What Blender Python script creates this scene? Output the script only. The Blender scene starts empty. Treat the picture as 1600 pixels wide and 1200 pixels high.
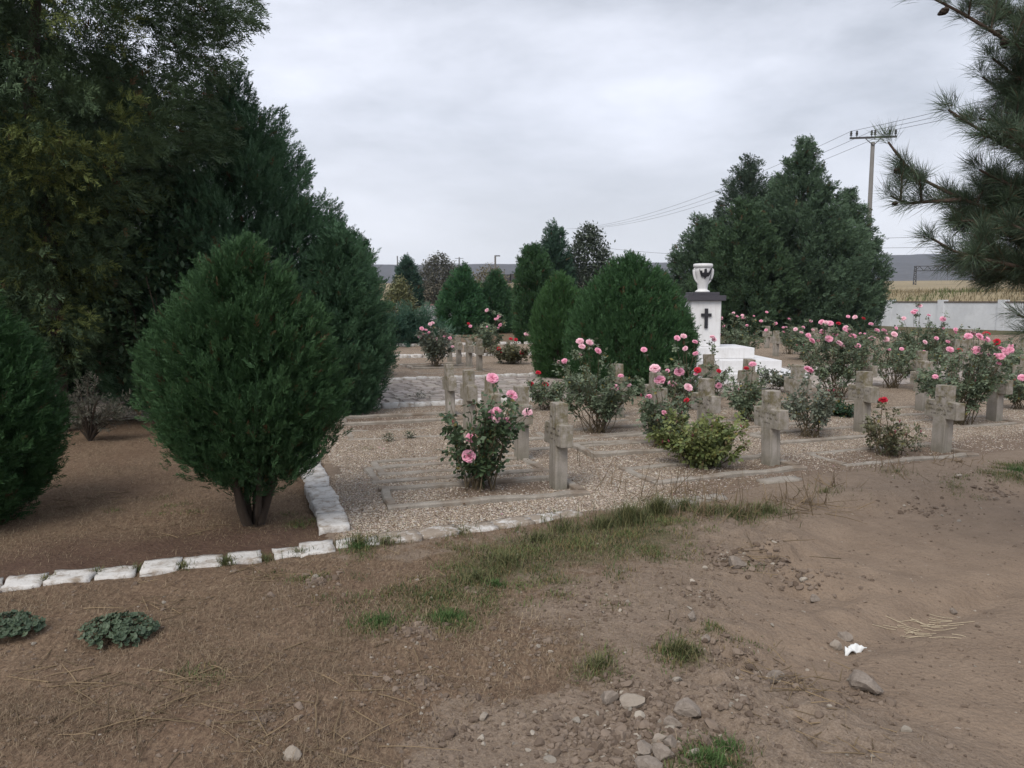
import bpy, bmesh, math
import numpy as np
from mathutils import Vector, Matrix

rng = np.random.default_rng(11)
SC = bpy.context.scene
COL = SC.collection
R = math.radians

# ------------------------------------------------------------------ camera maths
F = 1202.0
PITCH = R(6.17)
CZ = 1.6
cp, sp = math.cos(PITCH), math.sin(PITCH)

def ray(px, py):
    a = (px - 800) / F
    b = (600 - py) / F
    return np.array([a, cp + b * sp, -sp + b * cp])

def G(px, py, z=0.0):
    d = ray(px, py)
    t = (z - CZ) / d[2]
    return np.array([d[0] * t, d[1] * t, z])

def at(px, py, Y):
    d = ray(px, py)
    t = Y / d[1]
    return np.array([d[0] * t, Y, CZ + d[2] * t])

def ground_y(Y, px=800):
    """a ground point at depth Y below pixel column px"""
    # column: x = a * depth along the view axis
    zc = Y * cp + CZ * sp
    return np.array([(px - 800) / F * zc, Y, 0.0])

A = R(19.0)
U = np.array([math.cos(A), math.sin(A), 0.0])
Vv = np.array([-math.sin(A), math.cos(A), 0.0])

def st(p):
    return float(p[0] * U[0] + p[1] * U[1]), float(p[0] * Vv[0] + p[1] * Vv[1])

def xy(s, t, z=0.0):
    return np.array([s * U[0] + t * Vv[0], s * U[1] + t * Vv[1], z])

# ------------------------------------------------------------------ noise
def hash2(i, j, seed):
    n = (i.astype(np.int64) * 374761393 + j.astype(np.int64) * 668265263 + seed * 1442695041) & 0xFFFFFFFF
    n = ((n ^ (n >> 13)) * 1274126177) & 0xFFFFFFFF
    n = n ^ (n >> 16)
    return (n & 0xFFFF) / 65535.0

def vnoise(x, y, seed=0):
    i = np.floor(x); j = np.floor(y)
    fx = x - i; fy = y - j
    fx = fx * fx * (3 - 2 * fx); fy = fy * fy * (3 - 2 * fy)
    a = hash2(i, j, seed); b = hash2(i + 1, j, seed)
    c = hash2(i, j + 1, seed); d = hash2(i + 1, j + 1, seed)
    return (a + (b - a) * fx) * (1 - fy) + (c + (d - c) * fx) * fy

def fbm(x, y, seed=0, o=4):
    s = 0; amp = .5; f = 1.0
    for k in range(o):
        s = s + amp * (vnoise(x * f + 17.3 * k, y * f - 9.1 * k, seed + k) * 2 - 1)
        amp *= .5; f *= 2.03
    return s

def sstep(a, b, x):
    t = np.clip((x - a) / (b - a), 0, 1)
    return t * t * (3 - 2 * t)

# ------------------------------------------------------------------ objects
def tag(o, label=None, cat=None, group=None, kind=None):
    if label: o['label'] = label
    if cat: o['category'] = cat
    if group: o['group'] = group
    if kind: o['kind'] = kind
    return o

def empty(name, loc, label, cat, group=None, rz=0.0):
    o = bpy.data.objects.new(name, None)
    o.location = [float(c) for c in loc]
    o.rotation_euler = (0, 0, rz)
    o.empty_display_size = .1
    COL.objects.link(o)
    return tag(o, label, cat, group)

def link(name, me, parent=None):
    o = bpy.data.objects.new(name, me)
    COL.objects.link(o)
    if parent is not None: o.parent = parent
    return o

def build_mesh(name, V, faces, mats, col=None, smooth=False, midx=None):
    V = np.asarray(V, np.float32)
    if not isinstance(faces, list): faces = [faces]
    faces = [np.asarray(f, np.int32) for f in faces if len(f)]
    me = bpy.data.meshes.new(name)
    me.vertices.add(len(V))
    me.vertices.foreach_set('co', V.ravel())
    nl = sum(f.size for f in faces); npoly = sum(len(f) for f in faces)
    me.loops.add(nl); me.polygons.add(npoly)
    me.loops.foreach_set('vertex_index', np.concatenate([f.ravel() for f in faces]))
    tot = np.concatenate([np.full(len(f), f.shape[1], np.int32) for f in faces])
    start = np.concatenate([[0], np.cumsum(tot)[:-1]]).astype(np.int32)
    me.polygons.foreach_set('loop_start', start)
    me.polygons.foreach_set('loop_total', tot)
    me.polygons.foreach_set('use_smooth', np.full(npoly, bool(smooth)))
    if not isinstance(mats, (list, tuple)): mats = [mats]
    for m in mats: me.materials.append(m)
    if midx is not None: me.polygons.foreach_set('material_index', np.asarray(midx, np.int32))
    if col is not None:
        c = np.ones((len(V), 4), np.float32); c[:, :3] = np.asarray(col)[:, :3]
        if np.asarray(col).shape[1] > 3: c[:, 3] = np.asarray(col)[:, 3]
        at_ = me.color_attributes.new('Col', 'FLOAT_COLOR', 'POINT')
        at_.data.foreach_set('color', c.ravel())
    me.update(calc_edges=True)
    return me

def mobj(name, V, faces, mats, parent=None, col=None, smooth=False, midx=None):
    return link(name, build_mesh(name, V, faces, mats, col, smooth, midx), parent)

def bm_obj(name, bm, mat, parent=None, smooth=False):
    me = bpy.data.meshes.new(name)
    bm.normal_update()
    bm.to_mesh(me); bm.free()
    me.materials.append(mat)
    if smooth:
        me.polygons.foreach_set('use_smooth', np.ones(len(me.polygons), bool))
    return link(name, me, parent)

def bm_box(bm, lo, hi, bevel=0.0):
    r = bmesh.ops.create_cube(bm, size=1.0)
    vs = r['verts']
    for v in vs:
        v.co = Vector([lo[i] + (v.co[i] + .5) * (hi[i] - lo[i]) for i in range(3)])
    if bevel > 0:
        es = list({e for v in vs for e in v.link_edges})
        bmesh.ops.bevel(bm, geom=es, offset=bevel, segments=2, affect='EDGES', profile=.6)

def lathe(prof, n=28):
    prof = np.array(prof, float)
    th = np.linspace(0, 2 * np.pi, n, endpoint=False)
    V = np.stack([prof[:, None, 0] * np.cos(th), prof[:, None, 0] * np.sin(th), np.repeat(prof[:, 1:2], n, 1)], -1).reshape(-1, 3)
    m = len(prof); f = []
    for i in range(m - 1):
        for j in range(n):
            f.append((i * n + j, i * n + (j + 1) % n, (i + 1) * n + (j + 1) % n, (i + 1) * n + j))
    return V, np.array(f)

def tubes(P, rad, k=5):
    """P (n,m,3) polylines, rad (n,m) -> verts, quads"""
    P = np.asarray(P, float); rad = np.asarray(rad, float)
    n, m, _ = P.shape
    T = np.gradient(P, axis=1)
    T /= np.linalg.norm(T, axis=2, keepdims=True) + 1e-9
    ref = np.where(np.abs(T[..., 2:3]) > .9, np.array([1., 0, 0]), np.array([0, 0, 1.]))
    S = np.cross(T, ref); S /= np.linalg.norm(S, axis=2, keepdims=True) + 1e-9
    B = np.cross(T, S)
    th = np.linspace(0, 2 * np.pi, k, endpoint=False)
    V = P[:, :, None, :] + rad[:, :, None, None] * (S[:, :, None, :] * np.cos(th)[:, None] + B[:, :, None, :] * np.sin(th)[:, None])
    idx = np.arange(n * m * k).reshape(n, m, k)
    a = idx[:, :-1, :]; b = np.roll(a, -1, 2); d = idx[:, 1:, :]; c = np.roll(d, -1, 2)
    Fq = np.stack([a, b, c, d], -1).reshape(-1, 4)
    return V.reshape(-1, 3), Fq

def join(parts):
    V = []; Fs = {}; o = 0
    for v, f in parts:
        v = np.asarray(v)
        fl = f if isinstance(f, list) else [f]
        for ff in fl:
            ff = np.asarray(ff)
            Fs.setdefault(ff.shape[1], []).append(ff + o)
        V.append(v); o += len(v)
    return np.concatenate(V), [np.concatenate(x) for x in Fs.values()]

def norm(v):
    return v / (np.linalg.norm(v, axis=-1, keepdims=True) + 1e-9)

def kites(P, D, S, L, W, belly=.45, lift=None):
    n = len(P)
    L = np.broadcast_to(L, (n,))[:, None]; W = np.broadcast_to(W, (n,))[:, None]
    V = np.empty((n, 4, 3))
    V[:, 0] = P
    V[:, 1] = P + D * L * belly + S * W * .5
    V[:, 2] = P + D * L
    V[:, 3] = P + D * L * belly - S * W * .5
    if lift is not None:
        V[:, 2] += lift * L
    f = np.arange(n * 4).reshape(n, 4)
    return V.reshape(-1, 3), f

def perp(D):
    r = rng.normal(size=D.shape)
    S = np.cross(D, r)
    return norm(S)

def sprays(P, D, size, pairs=5, ang=38, wid=.16, leaf=.42, droop=0.0):
    """fan-like conifer sprays: P,D (n,3); size (n,) -> V, quads, spray index per vertex"""
    n = len(P)
    D = norm(D); S = perp(D); N = np.cross(D, S)
    size = np.broadcast_to(size, (n,))
    tt = np.repeat(np.linspace(.12, .92, pairs), 2)
    sg = np.tile([1., -1.], pairs)
    K = len(tt) + 1
    a = R(ang)
    base = D[:, None] * tt[None, :, None] * size[:, None, None]
    bend = N[:, None] * ((tt ** 2) * .18)[None, :, None] * size[:, None, None] - np.array([0, 0, 1.]) * ((tt ** 2) * droop)[None, :, None] * size[:, None, None]
    Pk = P[:, None] + base + bend
    jit = rng.normal(0, .18, (n, K - 1, 3))
    Dk = norm(D[:, None] * math.cos(a) + S[:, None] * (sg * math.sin(a))[None, :, None] + jit)
    Lk = size[:, None] * leaf * (1.15 - .6 * tt)[None] * rng.uniform(.7, 1.25, (n, K - 1))
    tipP = P[:, None] + D[:, None] * .75 * size[:, None, None] + N[:, None] * .12 * size[:, None, None]
    Pk = np.concatenate([Pk, tipP], 1); Dk = np.concatenate([Dk, D[:, None]], 1)
    Lk = np.concatenate([Lk, size[:, None] * .38], 1)
    P2 = Pk.reshape(-1, 3); D2 = Dk.reshape(-1, 3); L2 = Lk.reshape(-1)
    N2 = np.repeat(N, K, 0) + rng.normal(0, .35, (n * K, 3))
    S2 = norm(np.cross(D2, N2))
    V, f = kites(P2, D2, S2, L2, L2 * wid * 2.2)
    return V, f, np.repeat(np.arange(n), K * 4)

# ------------------------------------------------------------------ materials
class NT:
    def __init__(s, name):
        s.m = bpy.data.materials.new(name); s.m.use_nodes = True
        s.t = s.m.node_tree; s.n = s.t.nodes; s.l = s.t.links
        s.b = s.n['Principled BSDF']
    def add(s, typ, **kw):
        n = s.n.new(typ)
        for k, v in kw.items():
            if k.startswith('in_'):
                n.inputs[k[3:].replace('_', ' ')].default_value = v
            else: setattr(n, k, v)
        return n
    def link(s, a, b): s.l.new(a, b)
    def coord(s):
        if not hasattr(s, '_c'): s._c = s.add('ShaderNodeTexCoord')
        return s._c.outputs['Object']
    def noise(s, scale, detail=4, rough=.6, vec=None, out='Fac', dist=0.0):
        n = s.add('ShaderNodeTexNoise')
        n.inputs['Scale'].default_value = scale; n.inputs['Detail'].default_value = detail
        n.inputs['Roughness'].default_value = rough; n.inputs['Distortion'].default_value = dist
        s.link(vec if vec is not None else s.coord(), n.inputs['Vector'])
        return n.outputs[out]
    def vor(s, scale, feature='F1', out='Distance', vec=None, rand=1.0):
        n = s.add('ShaderNodeTexVoronoi', feature=feature)
        n.inputs['Scale'].default_value = scale; n.inputs['Randomness'].default_value = rand
        s.link(vec if vec is not None else s.coord(), n.inputs['Vector'])
        return n.outputs[out]
    def ramp(s, fac, stops, interp='LINEAR'):
        n = s.add('ShaderNodeValToRGB'); cr = n.color_ramp; cr.interpolation = interp
        while len(cr.elements) < len(stops): cr.elements.new(.5)
        for e, (p, c) in zip(cr.elements, stops):
            e.position = p
            e.color = (*c, 1) if len(c) == 3 else c
        s.link(fac, n.inputs['Fac'])
        return n.outputs['Color']
    def mix(s, fac, a, b, mode='MIX'):
        n = s.add('ShaderNodeMix', data_type='RGBA', blend_type=mode)
        for sock, v in ((n.inputs[0], fac), (n.inputs[6], a), (n.inputs[7], b)):
            if isinstance(v, (int, float)): sock.default_value = v
            elif isinstance(v, tuple): sock.default_value = (*v, 1)
            else: s.link(v, sock)
        return n.outputs[2]
    def math(s, op, a, b=0.0, clamp=False):
        n = s.add('ShaderNodeMath', operation=op, use_clamp=clamp)
        for sock, v in ((n.inputs[0], a), (n.inputs[1], b)):
            if isinstance(v, (int, float)): sock.default_value = v
            else: s.link(v, sock)
        return n.outputs[0]
    def sep(s, c):
        n = s.add('ShaderNodeSeparateColor'); s.link(c, n.inputs[0]); return n.outputs
    def attr(s, name='Col'):
        n = s.add('ShaderNodeVertexColor', layer_name=name); return n.outputs['Color']
    def bump(s, h, strength=.4, dist=.01):
        n = s.add('ShaderNodeBump'); n.inputs['Strength'].default_value = strength; n.inputs['Distance'].default_value = dist
        s.link(h, n.inputs['Height']); s.link(n.outputs['Normal'], s.b.inputs['Normal'])
    def done(s, color, rough=.8, spec=.3):
        if isinstance(color, tuple): s.b.inputs['Base Color'].default_value = (*color, 1)
        else: s.link(color, s.b.inputs['Base Color'])
        s.b.inputs['Roughness'].default_value = rough
        s.b.inputs['Specular IOR Level'].default_value = spec
        return s.m

def m_foliage(name, transl=.2, rough=.6, spec=.25):
    t = NT(name); c = t.attr()
    t.done(c, rough, spec)
    tr = t.add('ShaderNodeBsdfTranslucent'); t.link(c, tr.inputs['Color'])
    mx = t.add('ShaderNodeMixShader'); mx.inputs[0].default_value = transl
    t.link(t.b.outputs[0], mx.inputs[1]); t.link(tr.outputs[0], mx.inputs[2])
    t.link(mx.outputs[0], t.n['Material Output'].inputs['Surface'])
    return t.m

M = {}
M['conifer'] = m_foliage('conifer_foliage', .12, .65, .2)
M['leaf'] = m_foliage('rose_leaf', .18, .5, .35)
M['grass'] = m_foliage('grass_blade', .2, .7, .2)
M['needle'] = m_foliage('pine_needle', .1, .5, .35)

t = NT('bark'); c = t.mix(t.noise(14, 6, .7), (.030, .023, .017), (.088, .068, .053)); t.bump(t.noise(40, 5, .7), .8, .01); M['bark'] = t.done(c, .9, .2)
t = NT('pine_bark'); c = t.mix(t.noise(30, 6, .7), (.05, .037, .03), (.13, .095, .075)); t.bump(t.vor(60), .8, .006); M['pine_bark'] = t.done(c, .9, .2)
t = NT('rose_cane'); c = t.mix(t.noise(20, 3), (.065, .048, .03), (.15, .12, .07)); M['cane'] = t.done(c, .75, .3)

# concrete of crosses: grey, mottled, with lichen and damp streaks
def concrete(name, lichen):
    t = NT(name)
    oi = t.add('ShaderNodeObjectInfo')
    mp = t.add('ShaderNodeVectorMath', operation='ADD')
    t.link(t.coord(), mp.inputs[0])
    cmb = t.add('ShaderNodeCombineXYZ')
    rnd = t.math('MULTIPLY', oi.outputs['Random'], 37.0)
    t.link(rnd, cmb.inputs[0]); t.link(rnd, cmb.inputs[1]); t.link(cmb.outputs[0], mp.inputs[1])
    vec = mp.outputs[0]
    base = t.ramp(t.noise(6, 5, .65, vec), [(.25, (.24, .215, .185)), (.75, (.42, .385, .345))])
    base = t.mix(t.math('MULTIPLY', oi.outputs['Random'], .45), base, (.21, .185, .145))
    fine = t.noise(120, 3, .7, vec)
    base = t.mix(.22, base, t.ramp(fine, [(.3, (.12, .11, .10)), (.7, (.48, .45, .42))]))
    st_ = t.add('ShaderNodeMapping'); st_.inputs['Scale'].default_value = (26, 26, 2.2)
    t.link(vec, st_.inputs['Vector'])
    streak = t.noise(1.0, 4, .6, st_.outputs[0])
    base = t.mix(t.math('MULTIPLY', t.ramp(streak, [(.5, (0, 0, 0)), (.72, (1, 1, 1))]), .55), base, (.12, .11, .085))
    zz = t.add('ShaderNodeSeparateXYZ'); t.link(t.coord(), zz.inputs[0])
    up = t.ramp(t.math('ADD', zz.outputs[2], t.math('MULTIPLY', t.noise(9, 4, .6, vec), .5)), [(.48, (0, 0, 0)), (.82, (1, 1, 1))])
    lich = t.math('MULTIPLY', t.ramp(t.noise(14, 5, .7, vec), [(.42, (0, 0, 0)), (.6, (1, 1, 1))]), up)
    base = t.mix(t.math('MULTIPLY', lich, lichen), base, (.145, .125, .068))
    low = t.ramp(zz.outputs[2], [(.0, (1, 1, 1)), (.16, (0, 0, 0))])
    base = t.mix(t.math('MULTIPLY', t.math('MULTIPLY', low, t.noise(20, 3, .6, vec)), .8), base, (.10, .10, .06))
    t.bump(t.math('ADD', t.noise(90, 4, .7, vec), t.math('MULTIPLY', t.noise(14, 3, .5, vec), 1.2)), .45, .006)
    return t.done(base, .92, .2)
M['cross'] = concrete('weathered_concrete', .9)
t = NT('border_concrete')
c = t.ramp(t.noise(4, 5, .7), [(.3, (.19, .165, .135)), (.7, (.36, .33, .29))])
c = t.mix(.35, c, t.ramp(t.noise(90, 3, .7), [(.3, (.13, .11, .09)), (.7, (.46, .43, .38))]))
c = t.mix(t.math('MULTIPLY', t.ramp(t.noise(2.3, 4, .6), [(.5, (0, 0, 0)), (.62, (1, 1, 1))]), .7), c, (.16, .115, .08))
t.bump(t.noise(70, 4, .7), .5, .008); M['border'] = t.done(c, .95, .15)
t = NT('inscription'); M['letters'] = t.done((.075, .066, .056), .9, .1)

# whitewashed stones
def whitewash(name, wear):
    t = NT(name); oi = t.add('ShaderNodeObjectInfo')
    cmb = t.add('ShaderNodeCombineXYZ'); rnd = t.math('MULTIPLY', oi.outputs['Random'], 53.0)
    for i in (0, 1): t.link(rnd, cmb.inputs[i])
    mp = t.add('ShaderNodeVectorMath', operation='ADD'); t.link(t.coord(), mp.inputs[0]); t.link(cmb.outputs[0], mp.inputs[1])
    v = mp.outputs[0]
    wh = t.mix(t.noise(9, 4, .6, v), (.48, .46, .435), (.66, .65, .63))
    dirt = t.ramp(t.noise(11, 6, .72, v, dist=.2), [(.5 - wear, (1, 1, 1)), (.62 - wear * .6, (0, 0, 0))])
    stone = t.mix(t.noise(40, 4, .7, v), (.20, .16, .12), (.36, .31, .26))
    c = t.mix(t.math('SUBTRACT', 1.0, dirt), stone, wh) if False else t.mix(dirt, wh, stone)
    g = t.ramp(t.noise(34, 4, .8, v), [(.6, (0, 0, 0)), (.72, (1, 1, 1))])
    c = t.mix(t.math('MULTIPLY', g, .6), c, (.22, .18, .13))
    t.bump(t.noise(45, 5, .75, v), .6, .012)
    return t.done(c, .9, .2)
M['white_stone'] = whitewash('whitewashed_stone', .15)
M['worn_stone'] = whitewash('worn_whitewashed_stone', .0)
t = NT('white_marble'); c = t.mix(t.noise(3, 5, .6), (.62, .62, .63), (.74, .74, .75)); c = t.mix(t.math('MULTIPLY', t.ramp(t.noise(7, 5, .7), [(.5, (0, 0, 0)), (.72, (1, 1, 1))]), .45), c, (.50, .49, .47))
sm2 = t.add('ShaderNodeMapping'); sm2.inputs['Scale'].default_value = (14, 14, 1.1); t.link(t.coord(), sm2.inputs['Vector'])
c = t.mix(t.math('MULTIPLY', t.ramp(t.noise(1.0, 5, .65, sm2.outputs[0]), [(.52, (0, 0, 0)), (.7, (1, 1, 1))]), .4), c, (.42, .41, .38)); t.bump(t.noise(30, 3), .1, .004); M['marble'] = t.done(c, .55, .4)
t = NT('black_stone'); c = t.mix(t.noise(40, 4, .7), (.035, .033, .042), (.075, .07, .085)); M['black'] = t.done(c, .4, .5)
t = NT('black_paint'); M['black_paint'] = t.done((.02, .02, .026), .5, .4)
t = NT('plaster_wall')
c = t.ramp(t.noise(.9, 6, .65), [(.3, (.52, .54, .57)), (.7, (.66, .68, .71))]); c = t.mix(t.math('MULTIPLY', t.ramp(t.noise(2.6, 6, .7, dist=1.0), [(.52, (0, 0, 0)), (.66, (1, 1, 1))]), .4), c, (.50, .50, .51)); t.bump(t.noise(12, 5), .2, .02); M['plaster'] = t.done(c, .9, .2)
t = NT('grey_wall'); c = t.mix(t.noise(1.2, 5, .6), (.27, .27, .28), (.36, .36, .37)); M['greywall'] = t.done(c, .9, .2)
t = NT('wall_coping'); c = t.mix(t.noise(3, 4), (.09, .075, .07), (.17, .14, .13)); M['coping'] = t.done(c, .9, .2)
t = NT('pole_concrete'); c = t.mix(t.noise(2.5, 5, .6), (.12, .115, .11), (.19, .18, .17)); M['pole'] = t.done(c, .9, .2)
t = NT('dark_metal'); c = t.mix(t.noise(20, 4), (.03, .03, .032), (.06, .058, .06)); M['metal'] = t.done(c, .6, .4)
t = NT('cable'); M['cable'] = t.done((.07, .07, .075), .6, .3)
t = NT('litter_plastic'); c = t.mix(t.noise(30, 3), (.55, .56, .55), (.78, .79, .79)); M['litter'] = t.done(c, .5, .4)
t = NT('pine_cone'); c = t.mix(t.noise(60, 3), (.025, .019, .016), (.075, .056, .045)); t.bump(t.vor(70), 1.0, .01); M['cone'] = t.done(c, .8, .2)
t = NT('rock'); c = t.mix(t.noise(7, 5, .65), (.16, .13, .105), (.29, .25, .215)); c = t.mix(.3, c, t.ramp(t.noise(60, 3, .7), [(.3, (.10, .08, .065)), (.7, (.34, .30, .26))])); t.bump(t.noise(40, 5, .7), .6, .01); M['rock'] = t.done(c, .95, .15)
t = NT('pale_rock'); c = t.mix(t.noise(9, 5, .65), (.22, .185, .15), (.34, .30, .255)); t.bump(t.noise(40, 5, .7), .6, .01); M['pale_rock'] = t.done(c, .95, .15)
t = NT('pebble'); M['pebble'] = t.done(t.mix(.25, t.attr(), t.noise(200, 2, .6, out='Color')), .9, .2)
t = NT('clod'); t.bump(t.noise(150, 3, .7), .5, .004); M['clod'] = t.done(t.attr(), .95, .1)
def m_petal(name, dark, light):
    t = NT(name); c = t.mix(t.sep(t.attr())[0], dark, light); t.done(c, .6, .25)
    tr = t.add('ShaderNodeBsdfTranslucent'); t.link(c, tr.inputs['Color'])
    mx = t.add('ShaderNodeMixShader'); mx.inputs[0].default_value = .25
    t.link(t.b.outputs[0], mx.inputs[1]); t.link(tr.outputs[0], mx.inputs[2])
    t.link(mx.outputs[0], t.n['Material Output'].inputs['Surface']); return t.m
M['pink'] = m_petal('pink_petal', (.74, .19, .36), (.90, .51, .63))
M['pale'] = m_petal('pale_pink_petal', (.80, .34, .46), (.92, .66, .72))
M['red'] = m_petal('red_petal', (.36, .008, .02), (.60, .03, .06))

# ground
t = NT('earth')
z = t.sep(t.attr())
n1 = t.noise(2.2, 6, .65); n2 = t.noise(16, 5, .7); n3 = t.noise(110, 3, .75)
dirt = t.ramp(n1, [(.3, (0.144, 0.107, 0.076)), (.7, (0.248, 0.194, 0.142))])
dirt = t.mix(.4, dirt, t.ramp(n2, [(.3, (0.126, 0.089, 0.064)), (.68, (0.330, 0.258, 0.202))]))
dirt = t.mix(.4, dirt, t.ramp(n3, [(.3, (.075, .055, .042)), (.5, (.20, .155, .12)), (.74, (.36, .31, .26))]))
speck = t.ramp(t.vor(60, out='Color'), [(.0, (0, 0, 0)), (1, (1, 1, 1))])
spf = t.ramp(t.sep(speck)[0], [(.955, (0, 0, 0)), (.97, (1, 1, 1))])
road = t.ramp(t.noise(5, 6, .6), [(.3, (0.171, 0.126, 0.090)), (.7, (0.248, 0.188, 0.136))])
road = t.mix(.3, road, t.ramp(n3, [(.3, (0.144, 0.104, 0.078)), (.72, (0.372, 0.294, 0.234))]))
mpg = t.add('ShaderNodeMapping'); mpg.inputs['Scale'].default_value = (40, 14, 20); mpg.inputs['Rotation'].default_value = (0, 0, .6)
t.link(t.coord(), mpg.inputs['Vector'])
gn = t.noise(1.0, 6, .75, mpg.outputs[0], dist=1.5)
dry = t.ramp(gn, [(.32, (.070, .052, .037)), (.5, (.18, .130, .088)), (.68, (.33, .25, .17))])
dry = t.mix(t.math('MULTIPLY', t.noise(1.3, 4, .6), .7), dry, (.10, .058, .040))
green = t.ramp(t.noise(30, 5, .75), [(.3, (.03, .035, .014)), (.7, (.12, .115, .055))])
col = t.mix(t.math('MULTIPLY', z[2], 1.0), dirt, road)
vc = [n_ for n_ in t.n if n_.bl_idname == 'ShaderNodeVertexColor'][0]
hm_ = t.math('MULTIPLY', vc.outputs['Alpha'], t.math('ADD', t.noise(6, 5, .7), .35), clamp=True)
dry = t.mix(hm_, dry, t.mix(n2, (.055, .034, .026), (.125, .080, .060)))
dirt = t.mix(t.math('MULTIPLY', hm_, .55), dirt, (.10, .072, .055))
dm = t.ramp(t.math('ADD', t.math('MULTIPLY', z[0], 1.1), t.math('MULTIPLY', t.math('SUBTRACT', t.noise(7, 6, .75), .5), 1.6)), [(.42, (0, 0, 0)), (.66, (1, 1, 1))])
col = t.mix(dm, col, dry)
gm = t.ramp(t.math('ADD', z[1], t.math('MULTIPLY', t.math('SUBTRACT', t.noise(9, 5, .75), .5), 1.1)), [(.45, (0, 0, 0)), (.8, (1, 1, 1))])
col = t.mix(t.math('MULTIPLY', gm, .75), col, green)
col = t.mix(t.math('MULTIPLY', spf, t.math('SUBTRACT', .6, t.math('MULTIPLY', z[0], .5))), col, (.40, .36, .31))
hh = t.math('ADD', t.math('MULTIPLY', n2, 1.2), t.math('ADD', t.math('MULTIPLY', n3, .35), t.math('MULTIPLY', t.vor(38), .5)))
t.bump(hh, .75, .022); M['earth'] = t.done(col, .97, .1)

t = NT('gravel')
z = t.sep(t.attr())
cell = t.sep(t.vor(78, out='Color'))
g = t.ramp(cell[0], [(.0, (.19, .135, .09)), (.3, (.43, .34, .245)), (.6, (.56, .46, .35)), (.85, (.33, .255, .185)), (1, (.70, .63, .54))])
g = t.mix(.35, g, t.ramp(t.noise(3.2, 5, .65), [(.3, (.27, .21, .155)), (.7, (.47, .41, .34))]))
edge = t.ramp(t.vor(78), [(.3, (1, 1, 1)), (.62, (.25, .2, .17))])
g = t.mix(.75, g, edge, 'MULTIPLY')
so = t.ramp(t.noise(26, 5, .7), [(.3, (.12, .085, .06)), (.7, (.25, .19, .145))])
sm = t.ramp(t.math('ADD', z[0], t.math('MULTIPLY', t.math('SUBTRACT', t.noise(5, 6, .75), .5), 1.3)), [(.42, (0, 0, 0)), (.62, (1, 1, 1))])
g = t.mix(sm, g, so)
t.bump(t.math('ADD', t.math('MULTIPLY', t.vor(78), -1.0), t.math('MULTIPLY', t.noise(20, 4), .8)), .9, .014); M['gravel'] = t.done(g, .95, .15)
t = NT('cobble'); cc = t.mix(t.noise(1.7, 5, .6), (.27, .235, .205), (.45, .405, .365)); cc = t.mix(.6, cc, t.attr(), 'MULTIPLY'); t.bump(t.noise(50, 4), .4, .01); M['cobble'] = t.done(cc, .75, .35)
t = NT('field'); c = t.ramp(t.noise(.05, 6, .7), [(.3, (.16, .13, .075)), (.55, (.30, .245, .155)), (.75, (.20, .19, .10))]); c = t.mix(.4, c, t.ramp(t.noise(1.5, 5, .7), [(.3, (.10, .08, .05)), (.7, (.38, .31, .20))])); M['field'] = t.done(c, .95, .1)
t = NT('hill_woods'); c = t.ramp(t.noise(.02, 6, .65), [(.3, (.060, .060, .064)), (.6, (.095, .092, .098)), (.8, (.13, .12, .12))]); c = t.mix(.5, c, t.ramp(t.noise(.16, 4, .8), [(.35, (.05, .05, .055)), (.7, (.13, .125, .128))])); M['hill'] = t.done(c, .95, .05)

# ------------------------------------------------------------------ terrain
FRONT = [(-420, 985), (-200, 950), (0, 914), (140, 896), (300, 877), (440, 862), (540, 851), (700, 832), (800, 818), (900, 803), (1000, 795), (1060, 788), (1150, 771), (1250, 747), (1400, 728), (1600, 702), (1850, 675)]
FP = np.array([G(*p)[:2] for p in FRONT])

def front_y(x):
    return np.interp(x, FP[:, 0], FP[:, 1])

PN = st(G(640, 635))[1]        # path near edge (t)
PF = st(G(700, 592))[1]        # path far edge
PK = st(G(640, 559))[1]        # far kerb row
PL = st(G(640, 541))[1]        # last kerb row before the grass

def blob(x, y, c, r):
    return np.exp(-((x - c[0]) ** 2 + (y - c[1]) ** 2) / (r * r))

# patches of green grass: pixel centre, radius (m), strength
GREEN = [(800, 868, .42, 1.0), (905, 850, .42, 1.0), (985, 832, .40, 1.0), (1035, 812, .25, .9), (700, 968, .17, 1.0), (590, 972, .16, .7), (735, 905, .28, .8), (640, 925, .22, .6),
         (930, 1045, .10, .9), (1065, 1022, .14, .9), (1105, 1188, .14, 1.0), (560, 852, .22, .8), (1575, 738, .22, .8), (1490, 752, .2, .5), (1600, 727, .25, .8), (470, 905, .22, .5), (330, 1050, .14, .5),
         (1130, 985, .18, .5), (860, 905, .30, .6), (640, 945, .3, .55), (690, 930, .28, .7), (760, 935, .25, .6), (860, 870, .4, .45), (1010, 860, .3, .7), (560, 700, .15, .35), (1180, 800, .3, .5), (240, 800, .25, .35), (460, 815, .2, .5)]
GP = [(G(a, b), r, s) for a, b, r, s in GREEN]

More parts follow.
